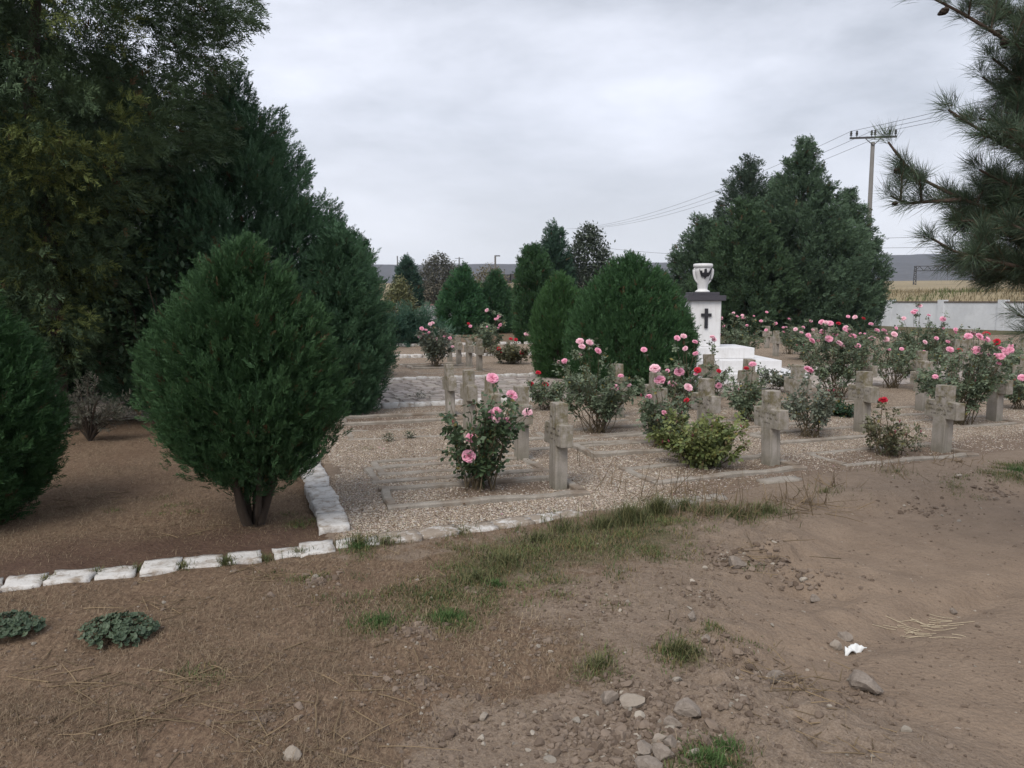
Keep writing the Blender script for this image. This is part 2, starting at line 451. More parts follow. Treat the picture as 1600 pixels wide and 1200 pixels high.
def zones(x, y):
    fy = front_y(x)
    edge_l = np.interp(y, [4.9, 7.3, 11], [-1.22, -1.82, -3.1])
    behind = y > fy
    n = fbm(x * .9, y * .9, 31, 4)
    left = sstep(.2, -1.3, x + .30 * (y - 4) + n * 1.7) * (y < fy)
    dry = np.where(behind, np.where(x < edge_l, 1.0, 0.25), left * .95)
    dry = np.maximum(dry, .55 * blob(x, y, G(880, 860), .9))
    dry = np.maximum(dry, .5 * sstep(.9, .15, fy - y) * (y < fy) * sstep(3.0, 1.0, x))
    dry = np.where(y > 30, np.where(x > 7, .45, .9), dry)
    gr = np.zeros_like(x)
    for c, r, s in GP: gr = np.maximum(gr, s * blob(x, y, c, r * 1.25))
    gr = np.where(y > 30, np.where(x > 7, .95, .45), gr)
    p1, p2 = G(1090, 1010), G(1080, 870)
    road = sstep(-.25, .55, (x - np.interp(y, [2.0, p1[1], p2[1], 6.0, 7.6], [2.0, p1[0], p2[0] + .1, 2.4, 5.5])) + n * .35) * sstep(.12, 1.0, fy - y)
    return dry, gr, road

def gheight(x, y):
    dry, gr, road = zones(x, y)
    fy = front_y(x)
    near = sstep(16, 9, y)
    h = -.012 + near * (.032 * fbm(x * 1.1, y * 1.1, 3, 3) * (1 - .4 * road) + .020 * fbm(x * 5, y * 5, 8, 4) * (1 - .25 * road)) 
    h = h - .10 * road * near
    # rough crumbled strip next to the road and the bank under the plot edge
    rid = np.exp(-((x - 1.05) ** 2) / .22) * np.exp(-((y - 3.1) ** 2) / .9)
    h = h + rid * (.02 + .075 * fbm(x * 9, y * 9, 21, 4))
    rid2 = np.exp(-((x - 1.75) ** 2) / .25) * np.exp(-((y - 4.9) ** 2) / .8)
    h = h + rid2 * (.02 + .13 * fbm(x * 4, y * 4, 44, 4))
    # wheel rut in the road
    a, b = G(1250, 1000), G(1640, 880)
    d = (b - a)[:2]; L = np.hypot(*d); d = d / L
    q = (x - a[0]) * -d[1] + (y - a[1]) * d[0]
    al = (x - a[0]) * d[0] + (y - a[1]) * d[1]
    h = h - .045 * np.exp(-(q / .13) ** 2) * (1 + .8 * fbm(x * 3, y * 3, 14, 3)) * sstep(-.6, .6, al) * road + .012 * np.exp(-((q - .3) / .15) ** 2) * road * near
    w_ = sstep(.30, .06, fy - y) * (x > -1.3) * near
    h = h * (1 - w_) + (.004 + .012 * fbm(x * 6, y * 6, 15, 3)) * w_
    inplot = (y > fy + .06) & (x > np.interp(y, [4.9, 7.3, 11], [-1.05, -1.65, -2.9]))
    h = np.where(inplot & (y < 40), -.05, h)
    h = np.where((y >= 10) & (y < 52), np.minimum(h, -.03), h)
    # land rising beyond the cemetery
    far = np.hypot(x, y)
    h = h + sstep(66, 420, far) * 8.0 * (y > 0) + sstep(0, 14, (x - 24.5) * .94 + (y - 50) * .34 - 1.2) * 2.3 * sstep(20, 40, y)
    h = h + sstep(80, 300, far) * (y > 0) * .8 * fbm(x * .02, y * .02, 60, 3)
    return h

def Gt(px, py):
    z = 0.0
    for _ in range(6):
        p = G(px, py, z); z = float(gheight(p[:1], p[1:2])[0])
    return G(px, py, z)

def axis_fine(lo, hi, step, outer, grow=1.09):
    c = list(np.arange(lo, hi + step, step))
    s = step; v = c[-1]
    while v < outer:
        s *= grow; v += s; c.append(v)
    s = step; v = c[0]; pre = []
    while v > -outer:
        s *= grow; v -= s; pre.append(v)
    return np.array(pre[::-1] + c)

xs = axis_fine(-4.6, 6.2, .03, 3600, 1.075)
ys = [1.9]
while ys[-1] < 15: ys.append(ys[-1] * 1.0062)
s = ys[-1] - ys[-2]
while ys[-1] < 3600: s *= 1.06; ys.append(ys[-1] + s)
pre = []; s = .05; v = 1.9
while v > -60: s *= 1.25; v -= s; pre.append(v)
ys = np.array(pre[::-1] + ys)
X, Y = np.meshgrid(xs, ys)
Z = gheight(X, Y)
dz, gz, rz = zones(X, Y)
kd = Y - front_y(X)
hum = sstep(-.02, .12, kd) * sstep(1.15, .35, kd + .35 * fbm(X * 1.6, Y * 1.6, 33, 3)) * sstep(-.9, -1.6, X) + .35 * sstep(.1, .5, fbm(X * .8, Y * .8, 55, 4)) * (Y < 8)
hum = np.clip(hum, 0, 1)
nx, ny = len(xs), len(ys)
idx = np.arange(nx * ny).reshape(ny, nx)
Fq = np.stack([idx[:-1, :-1], idx[:-1, 1:], idx[1:, 1:], idx[1:, :-1]], -1).reshape(-1, 4)
ctr = Y[:-1, :-1].ravel()
cx = X[:-1, :-1].ravel()
isfield = (np.hypot(ctr, cx) > 70) | (((cx - 24.5) * .94 + (ctr - 50) * .34 > .2) & (ctr > 10))
gobj = mobj('ground', np.stack([X, Y, Z], -1).reshape(-1, 3), Fq, [M['earth'], M['field']], col=np.stack([dz, gz, rz, hum], -1).reshape(-1, 4), smooth=True, midx=isfield.astype(int))
tag(gobj, kind='structure')

def gz_at(x, y):
    return gheight(np.atleast_1d(np.asarray(x, float)), np.atleast_1d(np.asarray(y, float)))

# gravel plot: parametric patch between the front edge and the cobbled path
def patch(name, fx, fy_, t_end, nj, mat, colf, z0=0.0, bump=.012):
    ni = len(fx)
    Pf = np.stack([fx, fy_], -1)
    tf = Pf @ Vv[:2]
    d = np.linspace(0, 1, nj)
    P = Pf[:, None] + Vv[:2] * ((t_end - tf)[:, None, None] * d[None, :, None])
    Xp, Yp = P[..., 0], P[..., 1]
    Zp = z0 + bump * fbm(Xp * 2.2, Yp * 2.2, 5, 4)
    Zp[:, 0] -= .06
    id_ = np.arange(ni * nj).reshape(ni, nj)
    f = np.stack([id_[:-1, :-1], id_[1:, :-1], id_[1:, 1:], id_[:-1, 1:]], -1).reshape(-1, 4)
    o = mobj(name, np.stack([Xp, Yp, Zp], -1).reshape(-1, 3), f, mat, col=colf(Xp, Yp).reshape(-1, 3), smooth=True)
    return tag(o, kind='structure')

x0 = G(534, 846)[0]
fx = np.linspace(x0, 22, 420)
def fr2(x): return np.where(x < FP[-1, 0], front_y(x), FP[-1, 1] + (x - FP[-1, 0]) * .42)
fy0 = fr2(fx) + .03 * fbm(fx * 3, fx * 0, 9, 3)
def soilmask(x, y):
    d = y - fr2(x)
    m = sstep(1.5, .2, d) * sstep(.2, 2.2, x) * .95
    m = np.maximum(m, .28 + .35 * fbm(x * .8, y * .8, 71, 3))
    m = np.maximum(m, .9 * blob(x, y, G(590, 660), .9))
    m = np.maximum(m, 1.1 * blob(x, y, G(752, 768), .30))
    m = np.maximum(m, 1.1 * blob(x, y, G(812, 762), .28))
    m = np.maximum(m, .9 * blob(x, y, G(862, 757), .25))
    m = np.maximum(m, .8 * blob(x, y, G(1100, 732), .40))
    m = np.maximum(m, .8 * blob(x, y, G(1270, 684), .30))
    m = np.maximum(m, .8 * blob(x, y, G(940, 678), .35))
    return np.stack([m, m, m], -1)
gp = patch('gravel_plot', fx, fy0, PN, 160, M['gravel'], soilmask)
ss = np.linspace(-9, 42, 160)
L0 = np.array([xy(s_, PF) for s_ in ss])
patch('gravel_ground', L0[:, 0], L0[:, 1], PK, 60, M['gravel'], soilmask)
L1 = np.array([xy(s_, PK) for s_ in ss])
patch('sand_strip', L1[:, 0], L1[:, 1], PL, 40, M['gravel'], lambda x, y: np.repeat((.4 + .3 * fbm(x, y, 4, 3))[..., None], 3, -1))

# cobbled path
def cobbles():
    parts = []; cols = []
    rows = int((PF - PN) / .21)
    w = (PF - PN) / rows
    for r_ in range(rows):
        t0 = PN + r_ * w
        s_ = -7 + rng.uniform(0, .2)
        while s_ < 26:
            l = rng.uniform(.17, .30)
            g_ = .018
            z1 = .022 + rng.uniform(-.006, .006)
            q = np.array([[s_ + g_, t0 + g_], [s_ + l - g_, t0 + g_], [s_ + l - g_, t0 + w - g_], [s_ + g_, t0 + w - g_]]) + rng.normal(0, .006, (4, 2))
            c = q.mean(0); q2 = c + (q - c) * .82
            v = np.array([xy(*p, -.01) for p in q] + [xy(*p, z1 + rng.normal(0, .002)) for p in q2])
            parts.append((v, np.array([[4, 5, 6, 7], [0, 1, 5, 4], [1, 2, 6, 5], [2, 3, 7, 6], [3, 0, 4, 7]])))
            k = rng.uniform(.5, 1.25); cols.append(np.tile([k, k * rng.uniform(.95, 1.0), k * rng.uniform(.93, 1.03)], (8, 1)))
            s_ += l
    base = np.array([xy(-7, PN, .002), xy(26, PN, .002), xy(26, PF, .002), xy(-7, PF, .002)])
    parts.append((base, np.array([[0, 1, 2, 3]]))); cols.append(np.tile([.22, .18, .145], (4, 1)))
    V, f = join(parts)
    o = mobj('cobbled_path', V, f, M['cobble'], col=np.concatenate(cols))
    tag(o, kind='structure')
cobbles()

# hills: one ridge far beyond the fields
hx = np.linspace(-3600, 3600, 240); hy = np.concatenate([np.linspace(700, 1500, 40), np.linspace(1530, 2100, 12)])
HX, HY = np.meshgrid(hx, hy)
prof = sstep(700, 1490, HY) * sstep(2600, 1550, HY)
ridge = np.interp(HX / 1500, [-1.2, -.6, -.2, 0, .3, .5, .9, 1.3], [69, 71, 71, 69, 76, 88, 96, 100])
HZ = 7.0 + (ridge - 7) * prof + 5 * fbm(HX * .006, HY * .006, 77, 4) * sstep(700, 1100, HY) + 2 * fbm(HX * .06, HY * .06, 78, 3) * sstep(700, 1100, HY)
id_ = np.arange(HX.size).reshape(HX.shape)
f = np.stack([id_[:-1, :-1], id_[:-1, 1:], id_[1:, 1:], id_[1:, :-1]], -1).reshape(-1, 4)
tag(mobj('hills', np.stack([HX, HY, HZ], -1).reshape(-1, 3), f, M['hill'], smooth=True), kind='structure')

# ------------------------------------------------------------------ generic stones
def stone_mesh(name, dims, mat, seed, rough=.12, box=.55, n=5):
    """rounded irregular block, sitting with its bottom at z=0"""
    bm = bmesh.new()
    bmesh.ops.create_cube(bm, size=2.0)
    bmesh.ops.subdivide_edges(bm, edges=bm.edges[:], cuts=n, use_grid_fill=True)
    r = np.random.default_rng(seed)
    ph = r.uniform(0, 6.28, (4, 3)); fr = r.uniform(1.2, 3.4, (4, 3))
    for v in bm.verts:
        p = np.array(v.co); u = p / np.linalg.norm(p)
        q = p * box + u * 1.15 * (1 - box)
        d = 1 + rough * sum(math.sin(fr[k] @ p + ph[k, 0]) * math.sin(fr[k, ::-1] @ p + ph[k, 1]) for k in range(4)) * .6 + r.normal(0, rough * .12)
        q = q * d
        v.co = Vector((q[0] * dims[0] / 2, q[1] * dims[1] / 2, q[2] * dims[2] / 2 + dims[2] * .42))
    me = bpy.data.meshes.new(name); bm.to_mesh(me); bm.free()
    me.materials.append(mat)
    me.polygons.foreach_set('use_smooth', np.ones(len(me.polygons), bool))
    return me

ORD = ['first', 'second', 'third', 'fourth', 'fifth', 'sixth', 'seventh', 'eighth', 'ninth', 'tenth', 'eleventh', 'twelfth', 'thirteenth', 'fourteenth', 'fifteenth', 'sixteenth']

def kerb_stone(p, ang, dims, seed, mat, label, group, z=-.05, tilt=0.0):
    o = link('kerb_stone', stone_mesh('kerb_stone', dims, mat, seed, .06, .92))
    o.location = (p[0], p[1], z); o.rotation_euler = (tilt, 0, ang)
    return tag(o, label, 'kerb stone', group)

GF = 'whitewashed kerb stones along the front of the plot'
# front row running toward the lower-left corner of the photo, counted from the kerb corner by the egg-shaped cypress
lefts = [(470, 520), (428, 474), (356, 408), (288, 346), (222, 282), (150, 212), (76, 148), (8, 70), (-62, 2)]
for i, (a, b) in enumerate(lefts):
    py = lambda x: np.interp(x, [-60, 0, 140, 300, 440, 540], [920, 910, 896, 878, 861, 850])
    p, q = G(a, py(a) + 2), G(b, py(b) + 2)
    L = np.linalg.norm(q - p) - .012
    ang = math.atan2(q[1] - p[1], q[0] - p[0]) + rng.normal(0, .05)
    kerb_stone((p + q) / 2, ang, (L + .02, .20 + rng.uniform(-.01, .02), .13), 100 + i, M['white_stone'],
               f'whitewashed front kerb stone by the dry lawn, {ORD[i]} from the egg-shaped cypress corner', GF, -.108 + rng.uniform(-.008, .008), rng.normal(0, .03))
rights = [(524, 590), (592, 655), (657, 712), (714, 772), (774, 826), (828, 872), (874, 905)]
for i, (a, b) in enumerate(rights):
    py = lambda x: np.interp(x, [520, 570, 700, 800, 900], [852, 848, 832, 818, 802])
    p, q = G(a, py(a)), G(b, py(b))
    L = np.linalg.norm(q - p) - .01
    ang = math.atan2(q[1] - p[1], q[0] - p[0]) + rng.normal(0, .04)
    kerb_stone((p + q) / 2, ang, (L + .02, .18 + rng.uniform(-.02, .02), .15), 140 + i, M['white_stone'] if i == 0 else M['worn_stone'],
               f'{"white" if i == 0 else "worn earth stained"} front kerb stone edging the gravel, {ORD[i]} from the kerb corner', GF, -.118 + rng.uniform(-.008, .008))
for i, (a, b, yy) in enumerate([(1038, 1078, 789), (1084, 1130, 780), (1190, 1245, 752)]):
    p, q = G(a, yy + 3), G(b, yy - 3)
    ang = math.atan2(q[1] - p[1], q[0] - p[0])
    lab = ['half buried kerb stone end poking out behind the tall green grass', 'earth covered kerb stone just behind the dry weeds', 'earth covered kerb stone before the bare cross with no rose beside it'][i]
    kerb_stone((p + q) / 2, ang, (np.linalg.norm(q - p), .15, .15), 160 + i, M['border'], lab, GF, -.115)
# left edge of the plot
pa, pb = G(545, 832), G(500, 733)
pc = pb + (pb - pa) * .55
nL = 8
for i in range(nL):
    p = pa + (pc - pa) * (i / nL); q = pa + (pc - pa) * ((i + .95) / nL)
    ang = math.atan2(q[1] - p[1], q[0] - p[0])
    kerb_stone((p + q) / 2 + np.array([-.09, 0, 0]), ang + rng.normal(0, .06), (np.linalg.norm(q - p), .21, .16), 180 + i, M['white_stone'],
               f'whitewashed side kerb stone past the egg-shaped cypress, {ORD[i]} from the front corner', 'whitewashed kerb stones along the side of the plot', -.105)
# kerbs of the cobbled path and the rows behind it
def kerb_row(tv, s0, s1, label, group, seed0, base, step=.24, hgt=.15):
    s_ = s0; k = 0
    while s_ < s1:
        l = step * rng.uniform(.85, 1.2)
        o = link('kerb_stone', base[k % len(base)])
        o.location = tuple(xy(s_ + l / 2, tv + rng.normal(0, .012), -.095 if tv < PK - .1 else -.06)); o.rotation_euler = (0, 0, A + rng.normal(0, .05))
        o.scale = (l / step * .98, rng.uniform(.9, 1.1), rng.uniform(.9, 1.1))
        tag(o, label, 'kerb stone', group); s_ += l; k += 1
kb = [stone_mesh('kerb_stone', (.24, .17, .17), M['white_stone'], 300 + i, .09, .7, 4) for i in range(4)]
kerb_row(PN, st(G(540, 640))[0], st(G(840, 627))[0], 'small white stone in the kerb along the near side of the cobbled path', 'near kerb of the cobbled path', 1, kb)
kerb_row(PF, st(G(575, 598))[0], st(G(850, 583))[0], 'small white stone in the kerb along the far side of the cobbled path', 'far kerb of the cobbled path', 2, kb)
kb2 = [stone_mesh('kerb_stone', (.36, .2, .17), M['white_stone'], 320 + i, .10, .66, 4) for i in range(3)]
kerb_row(PK, st(G(600, 561))[0], st(G(850, 552))[0], 'white stone in the low row behind the far graves', 'white stone row behind the far graves', 3, kb2, .36)
kerb_row(PL, st(G(600, 545))[0], st(G(860, 536))[0], 'white stone in the spaced row edging the distant lawn', 'white stone row edging the distant lawn', 4, kb2, .5)

# ------------------------------------------------------------------ crosses and grave borders
def cross_mesh(w=.155, th=.112, H=.74, A_=.40, a0=.375, a1=.565, seed=0):
    r = np.random.default_rng(seed)
    bm = bmesh.new()
    h = w / 2; a = A_ / 2
    out = [(-h, -.12), (h, -.12), (h, a0), (a, a0), (a, a1), (h, a1), (h, H), (-h, H), (-h, a1), (-a, a1), (-a, a0), (-h, a0)]
    vs = [bm.verts.new((x + r.normal(0, .002), -th / 2, z + r.normal(0, .002))) for x, z in out]
    fc = bm.faces.new(vs)
    ex = bmesh.ops.extrude_face_region(bm, geom=[fc])
    for v in [e for e in ex['geom'] if isinstance(e, bmesh.types.BMVert)]: v.co.y += th
    bmesh.ops.recalc_face_normals(bm, faces=bm.faces[:])
    bmesh.ops.bevel(bm, geom=bm.edges[:], offset=.008, segments=2, affect='EDGES', profile=.6)
    bmesh.ops.triangulate(bm, faces=bm.faces[:])
    for _ in range(2):
        bmesh.ops.subdivide_edges(bm, edges=[e for e in bm.edges if e.calc_length() > .05], cuts=1)
        bmesh.ops.triangulate(bm, faces=bm.faces[:])
    bites = [(np.array([r.choice([-1, 1]) * (h if r.random() < .5 else a), r.choice([-1, 1]) * th / 2, r.choice([a0, a1, H])]), r.uniform(.014, .024)) for _ in range(5)]
    for v in bm.verts:
        p = np.array(v.co); n_ = .0022 * math.sin(p[0] * 47 + seed) * math.sin(p[2] * 39 + seed * 2)
        v.co.y += n_
        for c_, rad_ in bites:
            d_ = np.linalg.norm(p - c_)
            if d_ < rad_: v.co += (Vector((0, 0, (a0 + a1) / 2)) - v.co).normalized() * (rad_ - d_) * .55
    me = bpy.data.meshes.new('grave_cross'); bm.to_mesh(me); bm.free(); me.materials.append(M['cross'])
    return me
CM = [cross_mesh(seed=i) for i in range(4)]

def inscription_mesh(seed, rows):
    """rows of short worn strokes, like letters no one can read any more"""
    r = np.random.default_rng(seed); parts = []
    y = .112 / 2 + .001
    for (z0, hgt, half) in rows:
        x = -half
        while x < half:
            if r.random() < .16: x += .022; continue
            cw = r.uniform(.011, .017)
            segs = []
            segs.append((x, z0, .0035, hgt * r.uniform(.7, 1)))
            if r.random() < .6: segs.append((x + cw * .75, z0, .0035, hgt * r.uniform(.7, 1)))
            if r.random() < .7: segs.append((x, z0 + hgt * r.choice([0, .45, .85]), cw, .0035))
            for (sx, sz, sw, sh) in segs:
                v = np.array([[sx, y, sz], [sx + sw, y, sz], [sx + sw, y, sz + sh], [sx, y, sz + sh], [sx, y - .006, sz], [sx + sw, y - .006, sz], [sx + sw, y - .006, sz + sh], [sx, y - .006, sz + sh]])
                parts.append((v, np.array([[0, 1, 2, 3], [0, 1, 5, 4], [1, 2, 6, 5], [2, 3, 7, 6], [3, 0, 4, 7]])))
            x += cw + .007
    V, f = join(parts)
    return build_mesh('lettering', V, f, M['letters'])
IM = [inscription_mesh(5 + i, rows) for i, rows in enumerate([
    [(.61, .022, .045), (.51, .018, .15), (.465, .018, .17), (.42, .018, .06)],
    [(.60, .022, .045), (.505, .02, .16), (.455, .022, .13), (.415, .018, .10)],
    [(.60, .02, .04), (.515, .018, .17), (.47, .018, .16), (.425, .018, .05)]])]

def border_mesh(L, W, seed):
    r = np.random.default_rng(seed); bm = bmesh.new()
    bw = .075
    def bar(s0, t0, s1, t1):
        n = max(2, int(np.hypot(s1 - s0, t1 - t0) / .16))
        d = np.array([s1 - s0, t1 - t0]); d /= np.linalg.norm(d); nn = np.array([-d[1], d[0]])
        rings = []
        for i in range(n + 1):
            c = np.array([s0, t0]) + (np.array([s1, t1]) - np.array([s0, t0])) * i / n
            off = r.normal(0, .0035); hz = .042 + r.normal(0, .004)
            wv = bw / 2 + r.normal(0, .003)
            ring = []
            for (k, z) in ((-1, -.06), (-1, hz - .012), (-.72, hz), (.72, hz), (1, hz - .012), (1, -.06)):
                q = c + nn * (k * wv + off)
                ring.append(bm.verts.new((q[0], q[1], z + r.normal(0, .002))))
            rings.append(ring)
        for a_, b_ in zip(rings[:-1], rings[1:]):
            for i in range(5): bm.faces.new((a_[i], a_[i + 1], b_[i + 1], b_[i]))
        bm.faces.new(rings[0][::-1]); bm.faces.new(rings[-1])
    h = W / 2 - bw / 2
    e = bw / 2 + .003
    bar(-L, -h, .16, -h); bar(-L, h, .16, h)
    bar(-L + e - .0, -h + e, -L + e, h - e); bar(.16 - e, -h + e, .16 - e, h - e)
    bmesh.ops.recalc_face_normals(bm, faces=bm.faces[:])
    me = bpy.data.meshes.new('grave_border'); bm.to_mesh(me); bm.free(); me.materials.append(M['border'])
    return me
BM_ = [border_mesh(1.5, .66, 40 + i) for i in range(5)]

CROSSES = []
def cross(px, py, label, blabel=None, insc=0, yaw=0.0, H=1.0, Y=None, sink=0.0, lean=0.0):
    p = G(px, py) if Y is None else ground_y(Y, px)
    i = len(CROSSES)
    o = link('grave_cross', CM[i % 4]); o.location = (p[0], p[1], -sink)
    o.rotation_euler = (rng.normal(0, .018), rng.normal(0, .02), A + R(90) + R(yaw) + rng.normal(0, .03)); o.scale = (rng.uniform(.95, 1.05), rng.uniform(.94, 1.08), H * rng.uniform(.975, 1.02))
    tag(o, label, 'grave cross', 'concrete crosses on the graves')
    if insc is not None:
        q = link('lettering', IM[insc % 3], o)
    if blabel:
        b = link('grave_border', BM_[i % 5])
        b.location = (p[0], p[1], -.004 - (0 if i in (0, 5) else .034 if i in (1, 2, 3) else rng.uniform(.0, .024))); b.rotation_euler = (rng.normal(0, .008), rng.normal(0, .012), A + R(rng.normal(0, 1.5)))
        tag(b, blabel, 'grave border', 'concrete borders round the graves')
    CROSSES.append(p)
    return o

cross(872, 762, 'mossy concrete cross seen nearly edge-on beside the lone big pink rose bush', 'broken low concrete border holding the lone big pink rose bush', 0, 0, .99)
cross(815, 717, 'grey cross half hidden behind the upper stems of the lone pink rose bush', 'low border lying behind the lone pink rose bush, its corner by the gravel', None, 2)
cross(766, 690, 'grey cross capped by a pink bloom, standing behind the lone rose bush', 'narrow border strip in second place behind the lone pink rose bush', None, -2)
cross(733, 672, 'cross with a lichen yellowed top, second from the near kerb of the cobbled path', 'low border with a square chipped corner, leading to the yellowed cross', None, 0)
cross(704, 652, 'slim grey cross closest to the near kerb of the cobbled path', 'low border right beside the near kerb of the cobbled path', None, 2)
cross(1204, 726, 'brown grey cross standing clear between the yellowish green bush and a rose bush', 'long bare border before the yellowish green bush, closest to the tall grass', 0, 1, 1.0)
cross(1100, 694, 'squat looking cross rising just behind the yellowish green leafy bush', 'gravel filled border behind the yellowish green leafy bush', 1, 0)
cross(1023, 672, 'cross with pink and pale blooms right against its top, before the dark cypress dome', 'pale border strip between two pink rose bushes facing the cypress dome', None, 0)
cross(966, 652, 'pale cross behind the wide rose bush, before the dark cypress dome', 'pale border behind the wide rose bush near the cypress dome', 2, 0)
cross(1346, 675, 'cross with an orange stained top, a dark hole in its shaft', 'long border ending at the cross with the orange stained top', 1, -2, 1.0)
cross(1470, 705, 'large dark topped lettered cross with weeds round its foot', 'crumbled border holding the small red budded rose and the dark topped cross', 1, -3, .985)
cross(1245, 656, 'cross veiled by pale stems beneath a single pink bloom, behind the brown grey cross', 'border running under the thin stemmed rose behind the brown grey cross', None, 0)
cross(1166, 640, 'cross with its top against the white steps of the monument', None, None, 0)
cross(1107, 624, 'cross between red bloom and cypress dome, just below the monument pedestal', None, None, 0)
cross(1553, 657, 'pale lettered cross with wide clean arms under the red and pink rose bush', 'pale border reaching the photo edge beyond the pale lettered cross', 2, -3)
cross(1440, 641, 'pale lettered cross partly covered by the dark topped cross', 'border between the pale lettered cross and the orange stained cross', 2, -2)
cross(1351, 625, 'grey cross whose arms show just above the orange stained top', 'short border behind the orange stained cross', 0, -2)
cross(1602, 625, 'pale cross cut by the photo edge behind the pale lettered one', None, None, -2)
cross(1436, 612, 'small grey cross tucked directly behind the partly covered pale lettered cross', None, None, 0)
cross(1487, 596, 'wide grey cross behind a pink and a dark red bloom, before the plastered wall', None, None, 0, 1.15)
cross(1512, 583, 'tall whitish cross standing against the plastered wall, above pink blooms', None, None, 0, 1.3)
cross(1212, 557, 'slim grey cross on open gravel beside the monument steps', None, None, 0)
cross(1198, 544, 'small cross with a pink bloom at its arm, just beyond the slim grey cross', None, None, 0)
cross(1272, 548, 'distant cross showing only its top below the big conifer clump, beside clustered pink blooms', None, None, 0)
cross(1297, 546, 'distant cross top under the row of three pink blooms below the conifers', None, None, 0)
cross(1320, 545, 'distant cross top beside a dark red bloom below the conifers', None, None, 0)
cross(1238, 546, 'distant cross half hidden by a small bush beside the slim grey cross', None, None, 0)
cross(1595, 580, 'distant cross at the photo edge under the low pine twig', None, None, 0, 1.1)
cross(749, 579, 'far cross beyond the path, broadest of the four by the pink rose bush', 'thin border beyond the path at the broadest of four far crosses', None, 0)
cross(733, 573, 'far cross beyond the path with a rounded short top, second of the four', 'thin border beyond the path at the short topped far cross', None, 0, .92)
cross(717, 569, 'far cross beyond the path, third of the four, tall and slim', 'thin border beyond the path at the tall slim far cross', None, 0)
cross(703, 565, 'far cross beyond the path touching the pink rose bush foliage', None, None, 0)
cross(606, 584, 'far cross beyond the path half hidden by the big cypress', 'thin border beyond the path next to the big cypress', None, 0)

# a few further borders with no cross of their own in view
for (px, py, lab) in [(1265, 626, 'border strip lying between two full rose bushes below the monument'), (1540, 622, 'border strip behind the pale lettered cross at the photo edge'),
                      (905, 690, 'border strip at the foot of the wide rose bush'), (700, 735, 'half buried stone border directly behind the lone rose bush')]:
    b = link('grave_border', BM_[2]); p = G(px, py); b.location = (p[0] + .7, p[1] + .24, -.022); b.rotation_euler = (0, 0, A)
    tag(b, lab, 'grave border', 'concrete borders round the graves')

